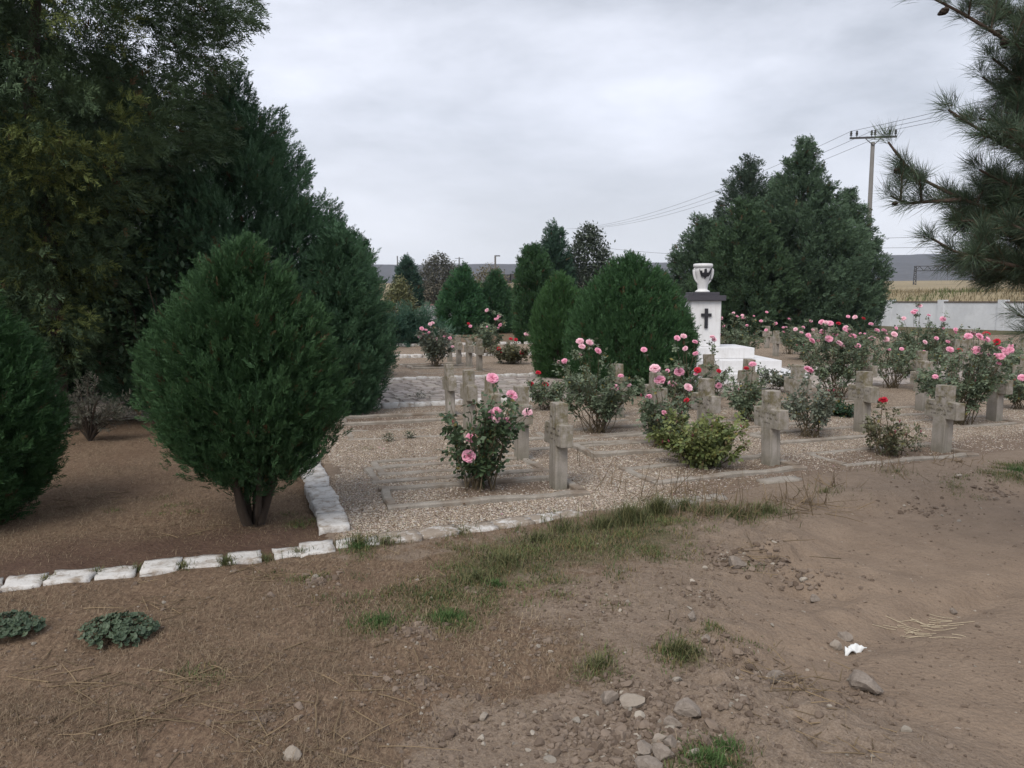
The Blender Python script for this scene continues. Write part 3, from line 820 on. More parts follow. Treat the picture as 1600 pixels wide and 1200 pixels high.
# ------------------------------------------------------------------ monument
def monument():
    base = ground_y(16.1, 1094)
    root = empty('monument', base, 'white memorial pedestal with black cross, dark cap and white urn behind the cypress dome', 'monument', rz=R(2))
    def step(lo, hi):
        bm = bmesh.new(); bm_box(bm, lo, hi, .012); return bm_obj('step', bm, M['marble'], root)
    step((-1.6, -1.5, -.05), (1.68, 1.5, .21))
    step((-1.15, -1.1, .213), (1.3, 1.1, .44))
    step((-.62, -.62, .443), (.92, .62, .66))
    bm = bmesh.new(); bm_box(bm, (-.31, -.31, .663), (.31, .31, 1.60), .008); bm_obj('pedestal', bm, M['marble'], root)
    bm = bmesh.new(); bm_box(bm, (-.385, -.385, 1.603), (.385, .385, 1.71), .006); bm_obj('cap_slab', bm, M['black'], root)
    bm = bmesh.new(); bm_box(bm, (-.28, -.28, 1.713), (.28, .28, 1.775), .006); bm_obj('cap_slab', bm, M['black'], root)
    bm = bmesh.new()
    h, a = .0325, .105
    out = [(-h, 1.04), (h, 1.04), (h, 1.28), (a, 1.28), (a, 1.345), (h, 1.345), (h, 1.445), (-h, 1.445), (-h, 1.345), (-a, 1.345), (-a, 1.28), (-h, 1.28)]
    fc = bm.faces.new([bm.verts.new((x, -.345, z)) for x, z in out])
    ex = bmesh.ops.extrude_face_region(bm, geom=[fc])
    for v in [e for e in ex['geom'] if isinstance(e, bmesh.types.BMVert)]: v.co.y += .04
    bmesh.ops.recalc_face_normals(bm, faces=bm.faces[:])
    bm_obj('cross_emblem', bm, M['black_paint'], root)
    z0 = 1.777
    prof = [(.001, 0), (.150, 0), (.148, .025), (.115, .045), (.098, .06), (.100, .085), (.112, .16), (.130, .25), (.150, .34), (.166, .42), (.172, .465), (.165, .49), (.165, .505), (.192, .515), (.200, .545), (.194, .58), (.165, .588), (.155, .53), (.001, .46)]
    V, f = lathe([(r_, z_ + z0) for r_, z_ in prof], 36)
    urn = mobj('urn', V, f, M['marble'], root, smooth=True)
    for sg in (1, -1):
        ths = np.linspace(0, 1, 14)
        P = np.stack([sg * (.175 + .05 * np.sin(ths * np.pi * .9) * (1 - ths * .5) - .085 * ths ** 1.4), -.02 - .02 * ths, z0 + .47 - .30 * ths + .05 * np.sin(ths * np.pi * 2) * (1 - ths)], -1)
        V, f = tubes(P[None], np.interp(ths, [0, .2, 1], [.028, .034, .012])[None], 8)
        mobj('handle', V, f, M['marble'], urn, smooth=True)
    # dark spread-winged emblem on the front of the urn, wrapped on its round belly
    pts = np.array([(222, 152), (233, 170), (241, 160), (246, 182), (259, 178), (260, 153), (276, 150), (280, 178), (298, 182), (328, 148), (318, 186), (302, 208), (282, 211), (270, 226), (257, 212), (235, 210), (228, 190)], float)
    ex_ = (pts[:, 0] - 268) / 108 * .32; ez = (226 - pts[:, 1]) / 78 * .21 + z0 + .275
    bm = bmesh.new()
    def wrap(x, z, off):
        rr = np.interp(z - z0, [p[1] for p in prof[5:11]], [p[0] for p in prof[5:11]]) + off
        th = x / .21
        return (rr * math.sin(th), -rr * math.cos(th), z)
    fc = bm.faces.new([bm.verts.new((x, 0, z)) for x, z in zip(ex_, ez)])
    bmesh.ops.triangulate(bm, faces=[fc])
    bmesh.ops.subdivide_edges(bm, edges=bm.edges[:], cuts=2)
    ex2 = bmesh.ops.extrude_face_region(bm, geom=bm.faces[:])
    top = {v for v in ex2['geom'] if isinstance(v, bmesh.types.BMVert)}
    for v in bm.verts: v.co = Vector(wrap(v.co.x, v.co.z, .028 if v in top else -.004))
    bmesh.ops.recalc_face_normals(bm, faces=bm.faces[:])
    bm_obj('emblem', bm, M['black_paint'], urn)
monument()

# ------------------------------------------------------------------ walls
def side_wall():
    p0 = np.array([24.5, 50.0]); d = np.array([.335, -.942]); n = np.array([.942, .335])
    root = empty('boundary_wall', (p0[0], p0[1], 0), 'white plastered boundary wall with dark coping and square pillars behind the roses', 'wall')
    s0, s1 = -22.0, 34.0
    def box(name, a, b, hw, z0, z1, mat, off=0.0):
        c = []
        for z in (z0, z1):
            for (s_, k) in ((a, -1), (b, -1), (b, 1), (a, 1)):
                q = d * s_ + n * (k * hw + off); c.append((q[0], q[1], z))
        f = np.array([[3, 2, 1, 0], [4, 5, 6, 7], [0, 1, 5, 4], [1, 2, 6, 5], [2, 3, 7, 6], [3, 0, 4, 7]])
        return mobj(name, np.array(c), f, mat, root)
    box('wall_face', s0, s1, .11, -.1, 1.50, M['plaster'])
    box('coping', s0, s1, .15, 1.503, 1.575, M['coping'])
    k = s0 + .3
    s_ = -22 + 22 % 3.9
    s_ = 0 - 3.9 * 5
    while s_ < s1:
        box('pillar', s_ - .2, s_ + .2, .2, -.1, 1.66, M['plaster'])
        s_ += 3.9
side_wall()
def back_wall():
    Yw = 64.0
    a, b = ground_y(Yw, 560), ground_y(Yw + 8, 1100)
    root = empty('garden_wall', (a[0], a[1], 0), 'low grey wall with a reddish coping, far off between two conifers', 'wall')
    bm = bmesh.new(); L = float(np.hypot(*(b - a)[:2]))
    root.rotation_euler = (0, 0, math.atan2(b[1] - a[1], b[0] - a[0]))
    bm_box(bm, (0, -.12, -.1), (L, .12, 1.22)); bm_obj('wall_face', bm, M['greywall'], root)
    bm = bmesh.new(); bm_box(bm, (0, -.17, 1.223), (L, .17, 1.32)); 
    t = NT('red_coping'); m = t.done(t.mix(t.noise(3, 4), (.22, .14, .12), (.30, .20, .17)), .9, .2)
    bm_obj('coping', bm, m, root)
back_wall()
bm = bmesh.new(); p = ground_y(50, 624)
bm_box(bm, (-.28, -.28, 0), (.28, .28, .95), .03); bm_box(bm, (-.2, -.2, .953), (.2, .2, 1.75), .03)
o = bm_obj('gate_pillar', bm, M['marble']); o.location = tuple(p)
tag(o, 'small white stepped pillar half hidden in the pale leafy shrub', 'pillar')

# ------------------------------------------------------------------ conifers and trees
def lobes(th, h, seed, amp):
    r = np.random.default_rng(seed); s_ = 0
    for k in range(6):
        s_ = s_ + math.cos(k) * 0 + np.sin(th * r.integers(2, 9) + h * r.uniform(-3, 3) + r.uniform(0, 6.28)) * r.uniform(.4, 1)
    return 1 + amp * s_ / 3

def crown(prof, n, clen, per, size, up=.9, seed=0, cols=((.02, .05, .02), (.04, .09, .035)), lobe=.12, tips=None, pairs=5, wid=.15, droop=0.0, inner=.35, spread=.55, tipcol=None, tipfrac=.0, tiph=99, leaf=.42, ang=38, fat=.30, shell=.80, brown=.012):
    r = np.random.default_rng(seed)
    prof = np.array(prof, float)
    hs = np.linspace(prof[0, 0], prof[-1, 0], 200); rs = np.interp(hs, prof[:, 0], prof[:, 1])
    cdf = np.cumsum(rs + .08 * rs.max()); cdf /= cdf[-1]
    h = np.interp(r.random(n), cdf, hs); th = r.uniform(0, 2 * np.pi, n)
    rr = np.interp(h, prof[:, 0], prof[:, 1]) * lobes(th, h, seed + 5, lobe)
    u = r.random(n); depth = np.where(r.random(n) < inner, .25 + .6 * u, .0 * u + shell + (1.04 - shell) * u ** .6)
    rr = rr * depth
    out = np.stack([np.cos(th), np.sin(th), 0 * th], -1)
    slope = np.gradient(rs, hs); sl = np.interp(h, hs, slope)
    D = norm(out + np.array([0, 0, 1.]) * (up * r.uniform(.6, 1.4, n))[:, None] + r.normal(0, .22, (n, 3)))
    P = out * rr[:, None] + np.stack([0 * h, 0 * h, h], -1)
    L = clen * r.uniform(.7, 1.35, n)
    tt = r.uniform(0, 1, (n, per))
    lat = r.normal(0, 1, (n, per, 3)); lat -= (lat * D[:, None]).sum(-1, keepdims=True) * D[:, None]; lat = norm(lat)
    lr = np.sqrt(r.random((n, per))) * fat * np.sin(np.pi * np.clip(tt, .03, 1) ** .8 * .93) * L[:, None]
    Pb = P[:, None] + D[:, None] * ((tt - .9) * L[:, None])[..., None] + lat * lr[..., None]
    Db = norm(D[:, None] + lat * (.55 * (1.1 - tt))[..., None] + r.normal(0, spread * .6, (n, per, 3)))
    V, f, si = sprays(Pb.reshape(-1, 3), Db.reshape(-1, 3), size * r.uniform(.7, 1.3, n * per), pairs, ang, wid, leaf, droop)
    k = np.clip(r.beta(2, 2, n)[:, None] * .55 + tt * .2 + r.random((n, per)) * .35, 0, 1).reshape(-1)
    c = np.array(cols[0]) + (np.array(cols[1]) - np.array(cols[0])) * k[:, None]
    if tipcol is not None:
        m = np.repeat(r.random(n) < np.where(h < tiph, tipfrac, tipfrac * .12), per)
        c[m] = np.array(tipcol) * r.uniform(.6, 1.2, (m.sum(), 1))
    b_ = r.random(n * per) < brown; c[b_] = np.array([.12, .075, .038]) * r.uniform(.5, 1.2, (b_.sum(), 1))
    return V, f, c[si]

def conifer(name, base, prof, label, group, n, clen, per, size, trunk=(.06, .5), stems=1, cat='tree', mat='conifer', rz=0.0, **kw):
    root = empty(name, base, label, cat, group)
    V, f, c = crown(prof, n, clen, per, size, **kw)
    mobj('crown', V, f, M[mat], root, col=c)
    H = prof[-1][0]
    if stems == 1:
        m = 8
        P = np.zeros((1, m, 3)); P[0, :, 2] = np.linspace(-.1, H * .8, m); P[0, :, :2] = rng.normal(0, trunk[0] * .35, (m, 2)); P[0, 0, :2] = 0
        Rr = np.linspace(trunk[0], trunk[0] * .25, m)[None]
    else:
        m = 8; P = np.zeros((stems, m, 3)); Rr = np.zeros((stems, m))
        for i in range(stems):
            a = 2 * np.pi * i / stems + rng.uniform(-.4, .4); sp_ = trunk[1] * rng.uniform(.5, 1.2)
            q = np.linspace(0, 1, m)
            P[i, :, 2] = -.06 + q * H * .6
            rad = .03 + sp_ * (q ** .75)
            P[i, :, 0] = np.cos(a) * rad + rng.normal(0, .008, m); P[i, :, 1] = np.sin(a) * rad + rng.normal(0, .008, m)
            Rr[i] = np.linspace(trunk[0], trunk[0] * .25, m) * rng.uniform(.7, 1.1)
    V, f = tubes(P, Rr, 9)
    mobj('trunk', V, f, M['bark'], root, smooth=True)
    return root

EGG = lambda H, Rm, b: [(b, Rm * .30), (b + (H - b) * .06, Rm * .62), (b + (H - b) * .16, Rm * .88), (b + (H - b) * .30, Rm), (b + (H - b) * .45, Rm * .97), (b + (H - b) * .62, Rm * .80), (b + (H - b) * .78, Rm * .56), (b + (H - b) * .9, Rm * .33), (H, .03)]
DG, MG = (.012, .040, .016), (.030, .085, .034)
# egg-shaped cypress in front
p = G(395, 818)
conifer('cypress_shrub', p, [(.52, .16), (.58, .36), (.68, .54), (.84, .62), (1.02, .63), (1.2, .60), (1.42, .51), (1.62, .39), (1.80, .24), (1.93, .10), (1.98, .02)], 'egg-shaped green cypress with several bare stems, on the dry lawn by the white kerb', 'cypresses', 780, .40, 58, .082, trunk=(.032, .30), stems=8, seed=21, shell=.72, brown=.03, ang=28, up=1.5, cols=((.020, .050, .022), (.056, .118, .046)), lobe=.12, spread=.34, pairs=7, wid=.085)
# shrub cut by the edge of the photo
p = ground_y(5.45, -56)
conifer('cypress_shrub', p, EGG(1.84, .66, .10), 'dark cypress shrub cut by the photo edge below the overhanging tree', 'cypresses', 600, .36, 44, .09, trunk=(.045, .3), stems=4, seed=22, ang=30, pairs=6, wid=.09, up=1.0, cols=((.018, .048, .018), (.044, .10, .036)), lobe=.10, spread=.45)
# tall overhanging tree
p = G(92, 672); 
conifer('overhanging_tree', (p[0], p[1], 0), [(.75, .30), (1.2, .65), (1.7, .9), (2.3, 1.0), (2.75, 1.15), (3.15, 1.75), (3.6, 2.05), (4.2, 2.2), (4.9, 2.45), (6, 2.3), (7.4, 1.4), (8.8, .1)],
        'tall dark juniper with olive yellow drooping sprays overhanging the lawn', 'trees on the lawn', 1050, .80, 42, .15, trunk=(.13, .5), seed=23, up=-.05, cols=((.034, .060, .033), (.086, .132, .064)), lobe=.16, spread=.62, tipcol=(.15, .185, .058), tipfrac=.30, tiph=3.3, fat=.26, pairs=6, wid=.10, droop=.25, inner=.4)
# big cone behind
p = ground_y(11.6, 385)
conifer('cypress_tree', p, [(.1, 1.2), (.5, 1.75), (1.2, 1.95), (2.0, 1.8), (2.8, 1.45), (3.6, 1.0), (4.3, .58), (4.85, .15), (5.0, .02)], 'big dark conical cypress rising behind the egg-shaped one', 'cypresses', 950, .62, 52, .13, trunk=(.13, .5), seed=24, ang=30, pairs=6, wid=.10, up=1.3, cols=((.040, .082, .046), (.086, .168, .088)), lobe=.10, spread=.40)
p = ground_y(10.9, 532)
conifer('cypress_tree', p, [(.05, .35), (.35, .55), (.9, .70), (1.4, .66), (1.9, .48), (2.3, .28), (2.6, .05)], 'dark bulging cypress leaning over the near end of the cobbled path', 'cypresses', 560, .48, 44, .115, trunk=(.08, .3), stems=3, seed=25, ang=30, pairs=6, wid=.10, up=1.2, cols=((.038, .078, .044), (.082, .162, .084)), lobe=.13, spread=.42)
p = ground_y(15.5, 563)
conifer('cypress_tree', p, [(.05, .2), (.5, .36), (1.4, .36), (2.2, .26), (2.75, .1), (2.9, .02)], 'slim columnar cypress peeking out beside the big dark cone', 'cypresses', 190, .4, 24, .15, trunk=(.05, .2), seed=26, up=1.6, cols=(DG, MG), lobe=.08)
# dark trees closing the lawn at the back
for i, (px, Y_, H, Rm, lab) in enumerate([(40, 12.5, 6.4, 1.9, 'dark conifer at the back of the lawn behind the juniper trunk'), (205, 14.5, 6.0, 1.9, 'dark conifer between the juniper and the big cone'), (-140, 11.0, 6.5, 1.9, 'dark conifer at the photo edge behind the cypress shrub')]):
    conifer('conifer_tree', ground_y(Y_, px), EGG(H, Rm, .1), lab, 'trees on the lawn', 520, .75, 30, .20, trunk=(.12, .4), seed=27 + i, up=.7, cols=((.016, .036, .018), (.038, .072, .034)), lobe=.16)
# broad-leaved shrub with elder-like leaves below the juniper
def leafy(name, base, H, Rm, n, leaf, label, group, cols, seed, cat='shrub', lowest=.1, stems=6, trunk=.03, prof=None, aspect=.5):
    r = np.random.default_rng(seed)
    root = empty(name, base, label, cat, group)
    pr = np.array(prof if prof else EGG(H, Rm, lowest))
    hs = np.linspace(pr[0, 0], pr[-1, 0], 100); rs = np.interp(hs, pr[:, 0], pr[:, 1]); cdf = np.cumsum(rs + .02); cdf /= cdf[-1]
    h = np.interp(r.random(n), cdf, hs); th = r.uniform(0, 6.283, n)
    rr = np.interp(h, pr[:, 0], pr[:, 1]) * lobes(th, h, seed, .22) * r.random(n) ** .4
    P = np.stack([np.cos(th) * rr, np.sin(th) * rr, h], -1)
    per = 5
    D = norm(np.stack([np.cos(th), np.sin(th), .3 + 0 * th], -1) + r.normal(0, .5, (n, 3)))
    Pl = (P[:, None] + r.normal(0, leaf * .7, (n, per, 3))).reshape(-1, 3)
    Dl = norm(np.repeat(D, per, 0) + r.normal(0, .7, (n * per, 3)))
    Sl = norm(np.cross(Dl, r.normal(0, .35, Dl.shape) + np.array([0, 0, 1.])))
    Ln = leaf * r.uniform(.6, 1.3, n * per)
    V, f = kites(Pl, Dl, Sl, Ln, Ln * aspect)
    k = r.random(n * per); c = np.array(cols[0]) + (np.array(cols[1]) - np.array(cols[0])) * k[:, None]
    mobj('crown', V, f, M['leaf'], root, col=np.repeat(c, 4, 0))
    m = 6; q = np.linspace(0, 1, m); tp = P[r.integers(0, n, stems * 3)]
    S = q[None, :, None] ** np.array([.8, .8, 1]) * tp[:, None] 
    S = S + r.normal(0, .01 * H, S.shape) * q[None, :, None]; S[:, 0, 2] = -.05
    V, f = tubes(S, np.linspace(1, .25, m)[None] * (trunk * r.uniform(.5, 1, len(tp)))[:, None], 6)
    mobj('trunk', V, f, M['bark'], root, smooth=True)
    return root
leafy('leafy_shrub', ground_y(10.0, 262), 3.0, .75, 900, .10, 'broad-leaved shrub with small pale sprigs between juniper and cypress cone', 'shrubs on the lawn', ((.018, .040, .018), (.055, .095, .045)), 51, lowest=.5)
# grey twiggy sapling beside the juniper trunk
def twiggy(base, H, Rm, n, label, cols, seed, name='juniper_sapling', group='shrubs on the lawn', spr=.14, mat='conifer', up=1.0):
    r = np.random.default_rng(seed); root = empty(name, base, label, 'shrub', group)
    a = r.uniform(0, 6.283, n); e = r.uniform(.15, 1.0, n)
    D = np.stack([np.cos(a) * (1.2 - e), np.sin(a) * (1.2 - e), e * up], -1)
    L = r.uniform(.5, 1, n)
    tip = D * np.array([Rm, Rm, H]) * L[:, None]
    q = np.linspace(0, 1, 7)
    S = tip[:, None] * q[None, :, None] + np.array([0, 0, 1.]) * (np.sin(q * np.pi) * H * .10)[None, :, None]
    V, f = tubes(S, np.linspace(.012, .003, 7)[None] * np.ones((n, 1)), 5)
    mobj('branchwork', V, f, M['bark'], root)
    tt = r.uniform(.25, 1, (n, 14)); Pp = tip[:, None] * tt[..., None] + np.array([0, 0, 1.]) * (np.sin(tt * np.pi) * H * .10)[..., None]
    Dd = norm(tip[:, None] + r.normal(0, .35 * H, (n, 14, 3)))
    V, f, si = sprays(Pp.reshape(-1, 3), Dd.reshape(-1, 3), spr * r.uniform(.6, 1.2, n * 14), 5, 40, .09)
    k = r.random(n * 14); c = np.array(cols[0]) + (np.array(cols[1]) - np.array(cols[0])) * k[:, None]
    mobj('foliage', V, f, M[mat], root, col=c[si])
twiggy(G(140, 690), .95, .55, 26, 'grey green half bare sapling by the juniper trunk', ((.05, .055, .04), (.16, .15, .12)), 52)
twiggy(ground_y(28.5, 648), 1.5, 2.0, 60, 'spreading silver green juniper beyond the far gravel', ((.035, .085, .055), (.085, .15, .10)), 53, name='spreading_juniper', group='shrubs beyond the path', spr=.5)
twiggy(ground_y(27.5, 622), 1.2, 1.4, 40, 'spreading dark juniper low beside the big cypress', ((.02, .055, .04), (.05, .10, .065)), 54, name='spreading_juniper', group='shrubs beyond the path', spr=.45)

# the two cypress domes by the monument
conifer('cypress_shrub', ground_y(13.7, 983), [(.0, .7), (.2, .98), (.6, 1.10), (1.0, 1.10), (1.4, .98), (1.8, .74), (2.1, .48), (2.3, .26), (2.42, .03)], 'broad dome-shaped green cypress partly hiding the white monument', 'cypresses', 2300, .28, 15, .10, trunk=(.08, .3), stems=4, seed=61, shell=.9, ang=26, wid=.12, up=1.9, cols=((.028, .068, .028), (.062, .136, .054)), lobe=.06, spread=.36)
conifer('cypress_shrub', ground_y(16.0, 876), [(.0, .3), (.2, .5), (.7, .62), (1.2, .58), (1.6, .44), (1.95, .24), (2.16, .03)], 'smaller bright green cypress dome beside the broad one', 'cypresses', 950, .26, 15, .10, trunk=(.06, .3), stems=3, seed=62, shell=.9, ang=26, wid=.12, up=1.9, cols=((.036, .084, .030), (.076, .160, .058)), lobe=.05, spread=.34)
# far middle conifers
conifer('thuja_tree', ground_y(30, 833), [(.0, .55), (.4, .68), (1.5, .70), (2.6, .66), (3.2, .55), (3.55, .3), (3.68, .05)], 'clipped round topped columnar thuja behind the bright cypress dome', 'trees beyond the graves', 420, .45, 24, .2, trunk=(.07, .3), seed=63, up=1.6, cols=((.028, .066, .028), (.058, .122, .052)), lobe=.05)
conifer('cypress_tree', ground_y(46, 866), [(.0, .8), (1.5, 1.25), (3.2, 1.1), (4.6, .75), (5.6, .42), (6.3, .05)], 'dark pointed cypress rising behind the columnar thuja', 'trees beyond the graves', 324, 0.80, 24, 0.30, trunk=(.12, .4), seed=64, up=1.1, cols=((0.027, 0.063, 0.042), (0.057, 0.108, 0.068)), lobe=.15)
leafy('broadleaf_tree', ground_y(48, 918), 6.3, 1.85, 3200, .20, 'ragged dark greyish tree with leafy twigs sticking out, beside the pointed cypress', 'trees beyond the graves', ((.05, .07, .05), (.11, .135, .095)), 65, 'tree', .3, 8, .06)
conifer('cypress_tree', ground_y(38.5, 722), [(.0, .9), (.5, 1.2), (1.3, 1.15), (2.2, .8), (2.9, .42), (3.4, .05)], 'green cone shaped cypress standing before the low grey wall', 'trees beyond the graves', 360, 0.54, 24, 0.23, trunk=(.1, .3), seed=66, up=1.1, cols=((0.024, 0.078, 0.033), (0.063, 0.150, 0.063)), lobe=.10)
conifer('cypress_tree', ground_y(40, 773), [(.0, .95), (.5, 1.2), (1.3, 1.1), (2.0, .8), (2.6, .42), (3.05, .05)], 'wider green cypress next to the cone shaped one', 'trees beyond the graves', 360, 0.54, 24, 0.23, trunk=(.1, .3), seed=67, up=1.1, cols=((0.027, 0.072, 0.033), (0.063, 0.135, 0.060)), lobe=.12)
conifer('cypress_tree', ground_y(60, 637), [(.9, .7), (1.4, 1.15), (2.2, 1.15), (3.4, .8), (4.3, .42), (5.0, .05)], 'small dark pointed cypress rising above the spreading juniper', 'trees beyond the graves', 288, 0.72, 24, 0.32, trunk=(.12, .3), seed=68, up=.9, cols=((0.024, 0.060, 0.042), (0.053, 0.102, 0.068)), lobe=.14)
leafy('broadleaf_tree', ground_y(70, 687), 5.9, 2.35, 2200, .22, 'brownish thinning round tree behind the small pointed cypress', 'trees beyond the graves', ((.07, .078, .06), (.15, .145, .115)), 69, 'tree', .8, 9, .06)
leafy('leafy_shrub', ground_y(44, 625), 2.9, 1.0, 900, .17, 'pale yellow green leafy shrub round the small white pillar', 'shrubs beyond the path', ((.10, .115, .05), (.23, .23, .11)), 70, lowest=.1)
leafy('leafy_shrub', ground_y(54, 765), 4.1, 2.3, 1300, .18, 'yellowing autumn scrub showing above the two cypresses', 'shrubs beyond the path', ((.09, .085, .045), (.21, .18, .10)), 71, lowest=.1)
leafy('leafy_shrub', ground_y(58, 742), 2.6, 1.8, 800, .18, 'grey green scrub in front of the far grey wall', 'shrubs beyond the path', ((.05, .065, .045), (.12, .13, .09)), 72, lowest=.05)
leafy('leafy_shrub', ground_y(17.5, 578), 2.75, .32, 130, .07, 'thin leafy shoot beside the slim columnar cypress', 'shrubs beyond the path', ((.03, .04, .025), (.07, .08, .05)), 73, lowest=1.2)
# big clump on the right
RCc = ((.048, .080, .050), (.092, .148, .086))
conifer('conifer_tree', ground_y(39, 1245), [(.0, 2.9), (.8, 3.4), (2.2, 3.55), (4.0, 3.1), (5.8, 2.3), (7.2, 1.5), (8.3, .8), (9.1, .35), (9.6, .05)], 'tallest broad dark conifer of the clump behind the monument', 'conifer clump behind the roses', 1000, 1.09, 36, 0.28, trunk=(.25, .5), seed=81, up=.85, cols=RCc, lobe=.17, spread=.6)
conifer('conifer_tree', ground_y(43, 1166), [(.0, 2.6), (1.5, 3.0), (4.0, 2.8), (6.2, 2.1), (7.8, 1.35), (8.8, .8), (9.4, .2)], 'thin topped conifer between the tallest and the low pointed one', 'conifer clump behind the roses', 640, 1.01, 36, 0.26, trunk=(.2, .5), seed=82, up=.8, cols=((.036, .058, .040), (.070, .104, .068)), lobe=.22, spread=.7, inner=.2)
conifer('conifer_tree', ground_y(40, 1093), [(.0, 1.5), (1.0, 1.75), (2.8, 1.7), (4.4, 1.2), (5.4, .62), (6.2, .1)], 'lower pointed conifer of the clump, just over the urn', 'conifer clump behind the roses', 420, 0.87, 36, 0.24, trunk=(.16, .5), seed=83, up=.9, cols=RCc, lobe=.16, spread=.6)
conifer('conifer_tree', ground_y(40.5, 1318), [(.0, 1.4), (1.2, 2.0), (3.0, 2.0), (4.8, 1.45), (6.2, .8), (7.3, .1)], 'shoulder high conifer of the clump, next to the utility pole', 'conifer clump behind the roses', 440, 0.87, 36, 0.24, trunk=(.16, .5), seed=84, up=.8, cols=RCc, lobe=.18, spread=.6)
conifer('conifer_tree', ground_y(37.5, 1158), [(.0, 2.2), (.9, 2.6), (2.4, 2.5), (4.2, 1.8), (5.6, .9), (6.6, .1)], 'bushy lighter conifer filling the front of the clump', 'conifer clump behind the roses', 560, 0.87, 36, 0.24, trunk=(.16, .5), seed=85, up=.9, cols=((.034, .064, .034), (.072, .122, .060)), lobe=.16, spread=.6)

# ------------------------------------------------------------------ pine on the right
def pine():
    Y0 = 4.3
    tb = at(1790, 700, 4.7); tx, ty = tb[0], tb[1]
    root = empty('pine_tree', (tx, ty, 0), 'long needled pine reaching in from the photo edge above the graves', 'tree', 'trees on the lawn')
    o = np.array([tx, ty, 0])
    zz = np.linspace(-.1, 6.0, 14)
    P = np.stack([.05 * np.sin(zz), .04 * np.cos(zz * 1.3), zz], -1)[None]
    V, f = tubes(P, np.linspace(.13, .03, 14)[None], 12); mobj('trunk', V, f, M['pine_bark'], root, smooth=True)
    br = [([(1790, 190), (1660, 125), (1570, 60), (1500, 18), (1440, -12)], 4.2, .9), ([(1790, 70), (1660, 20), (1590, -15), (1555, -50)], 4.5, 1), ([(1790, 300), (1660, 205), (1590, 160), (1535, 120)], 4.6, 1.2),
          ([(1790, 330), (1650, 265), (1560, 222), (1482, 172)], 4.1, 1.4), ([(1790, 430), (1650, 350), (1550, 330), (1470, 298), (1412, 264), (1388, 222)], 4.3, .8), ([(1500, 312), (1450, 315), (1415, 318), (1392, 306)], 4.28, .7),
          ([(1790, 450), (1650, 395), (1560, 362), (1482, 322)], 4.6, 2.0), ([(1790, 500), (1650, 435), (1570, 410), (1490, 398), (1455, 372)], 4.1, 1.9), ([(1790, 520), (1680, 470), (1600, 440), (1515, 425)], 4.5, 2.2),
          ([(1790, 590), (1700, 540), (1640, 510), (1590, 492)], 4.2, .8), ([(1790, 260), (1690, 235), (1620, 250), (1570, 205)], 4.0, 1.2), ([(1790, 380), (1700, 330), (1620, 320), (1530, 290)], 4.9, 2.0),
          ([(1790, 150), (1690, 110), (1620, 130), (1565, 175)], 4.8, 1.0), ([(1790, 540), (1700, 480), (1630, 420), (1560, 390)], 4.9, 2.2), ([(1790, 30), (1700, 60), (1630, 70), (1600, 40)], 4.3, 1.6), ([(1790, 110), (1680, 60), (1590, 25), (1530, 5)], 4.4, 1.6), ([(1790, 220), (1690, 170), (1600, 130), (1550, 90)], 4.3, 1.8), ([(1790, 310), (1690, 255), (1600, 200), (1530, 185)], 4.4, 2.0), ([(1790, 400), (1700, 350), (1600, 300), (1530, 265)], 4.2, 2.0), ([(1790, 430), (1690, 400), (1590, 345), (1500, 345)], 4.3, 2.0), ([(1790, 470), (1700, 420), (1640, 380), (1580, 350)], 4.0, 2.0)]
    tubesP = []; TP = []; TD = []; TW = []
    def resample(pts, m=10):
        pts = np.array(pts); d = np.r_[0, np.cumsum(np.linalg.norm(np.diff(pts, axis=0), axis=1))]; q = np.linspace(0, d[-1], m)
        # smooth
        return np.stack([np.interp(q, d, pts[:, i]) for i in range(3)], -1)
    parts = []
    for pts, Yb, dens in br:
        n_ = len(pts)
        P3 = [at(px, py, 4.7 + (Yb - 4.7) * min(1, i / 1.5) if pts[0][0] == 1790 else Yb) - o for i, (px, py) in enumerate(pts)]
        C = resample(P3, 14)
        C[1:-1] = (C[:-2] + C[1:-1] * 2 + C[2:]) / 4
        r0 = .022 if pts[0][0] == 1790 else .012
        parts.append(tubes(C[None], np.linspace(r0, .006, 14)[None], 7))
        T = norm(np.gradient(C, axis=0))
        for i in range(5 if pts[0][0] == 1790 else 3, 14):
            for _ in range(max(1, int(round(2 * dens)))):
                TP.append(C[i] + rng.normal(0, .01, 3)); TD.append(norm(T[i] + rng.normal(0, .35, 3) + [0, 0, .25])); TW.append(1)
        # side twigs
        for _ in range(int(13 * dens) if n_ > 4 or pts[0][0] == 1790 else 2):
            i = rng.integers(3, 12); L = rng.uniform(.12, .34) * (1.2 - i / 16)
            d = norm(T[i] * .7 + norm(rng.normal(size=3)) * .8 + np.array([0, 0, .35]))
            q = np.linspace(0, 1, 6)[:, None]
            S = C[i] + d * L * q + np.array([0, 0, .12 * L]) * q ** 2
            parts.append(tubes(S[None], np.linspace(.007, .004, 6)[None], 5))
            for k in range(1, 6):
                TP.append(S[k]); TD.append(norm(d + rng.normal(0, .25, 3) + [0, 0, .15])); TW.append(1)
    V, f = join(parts); mobj('branchwork', V, f, M['pine_bark'], root, smooth=True)
    TP = np.array(TP); TD = np.array(TD); nt = len(TP); K = 58
    P = np.repeat(TP, K, 0) + np.repeat(TD, K, 0) * rng.uniform(-.035, .03, (nt * K, 1))
    ang = rng.uniform(.25, 1.15, nt * K)
    Sd = perp(np.repeat(TD, K, 0))
    D = norm(np.repeat(TD, K, 0) * np.cos(ang)[:, None] + Sd * np.sin(ang)[:, None] + np.array([0, 0, .12]))
    L = rng.uniform(.08, .14, nt * K)
    side = perp(D)
    V, f = kites(P, D, side, L, .0023, .5, lift=rng.normal(0, .12, (nt * K, 3)) - np.array([0, 0, .05]))
    k = np.repeat(rng.random(nt), K) * .6 + rng.random(nt * K) * .4
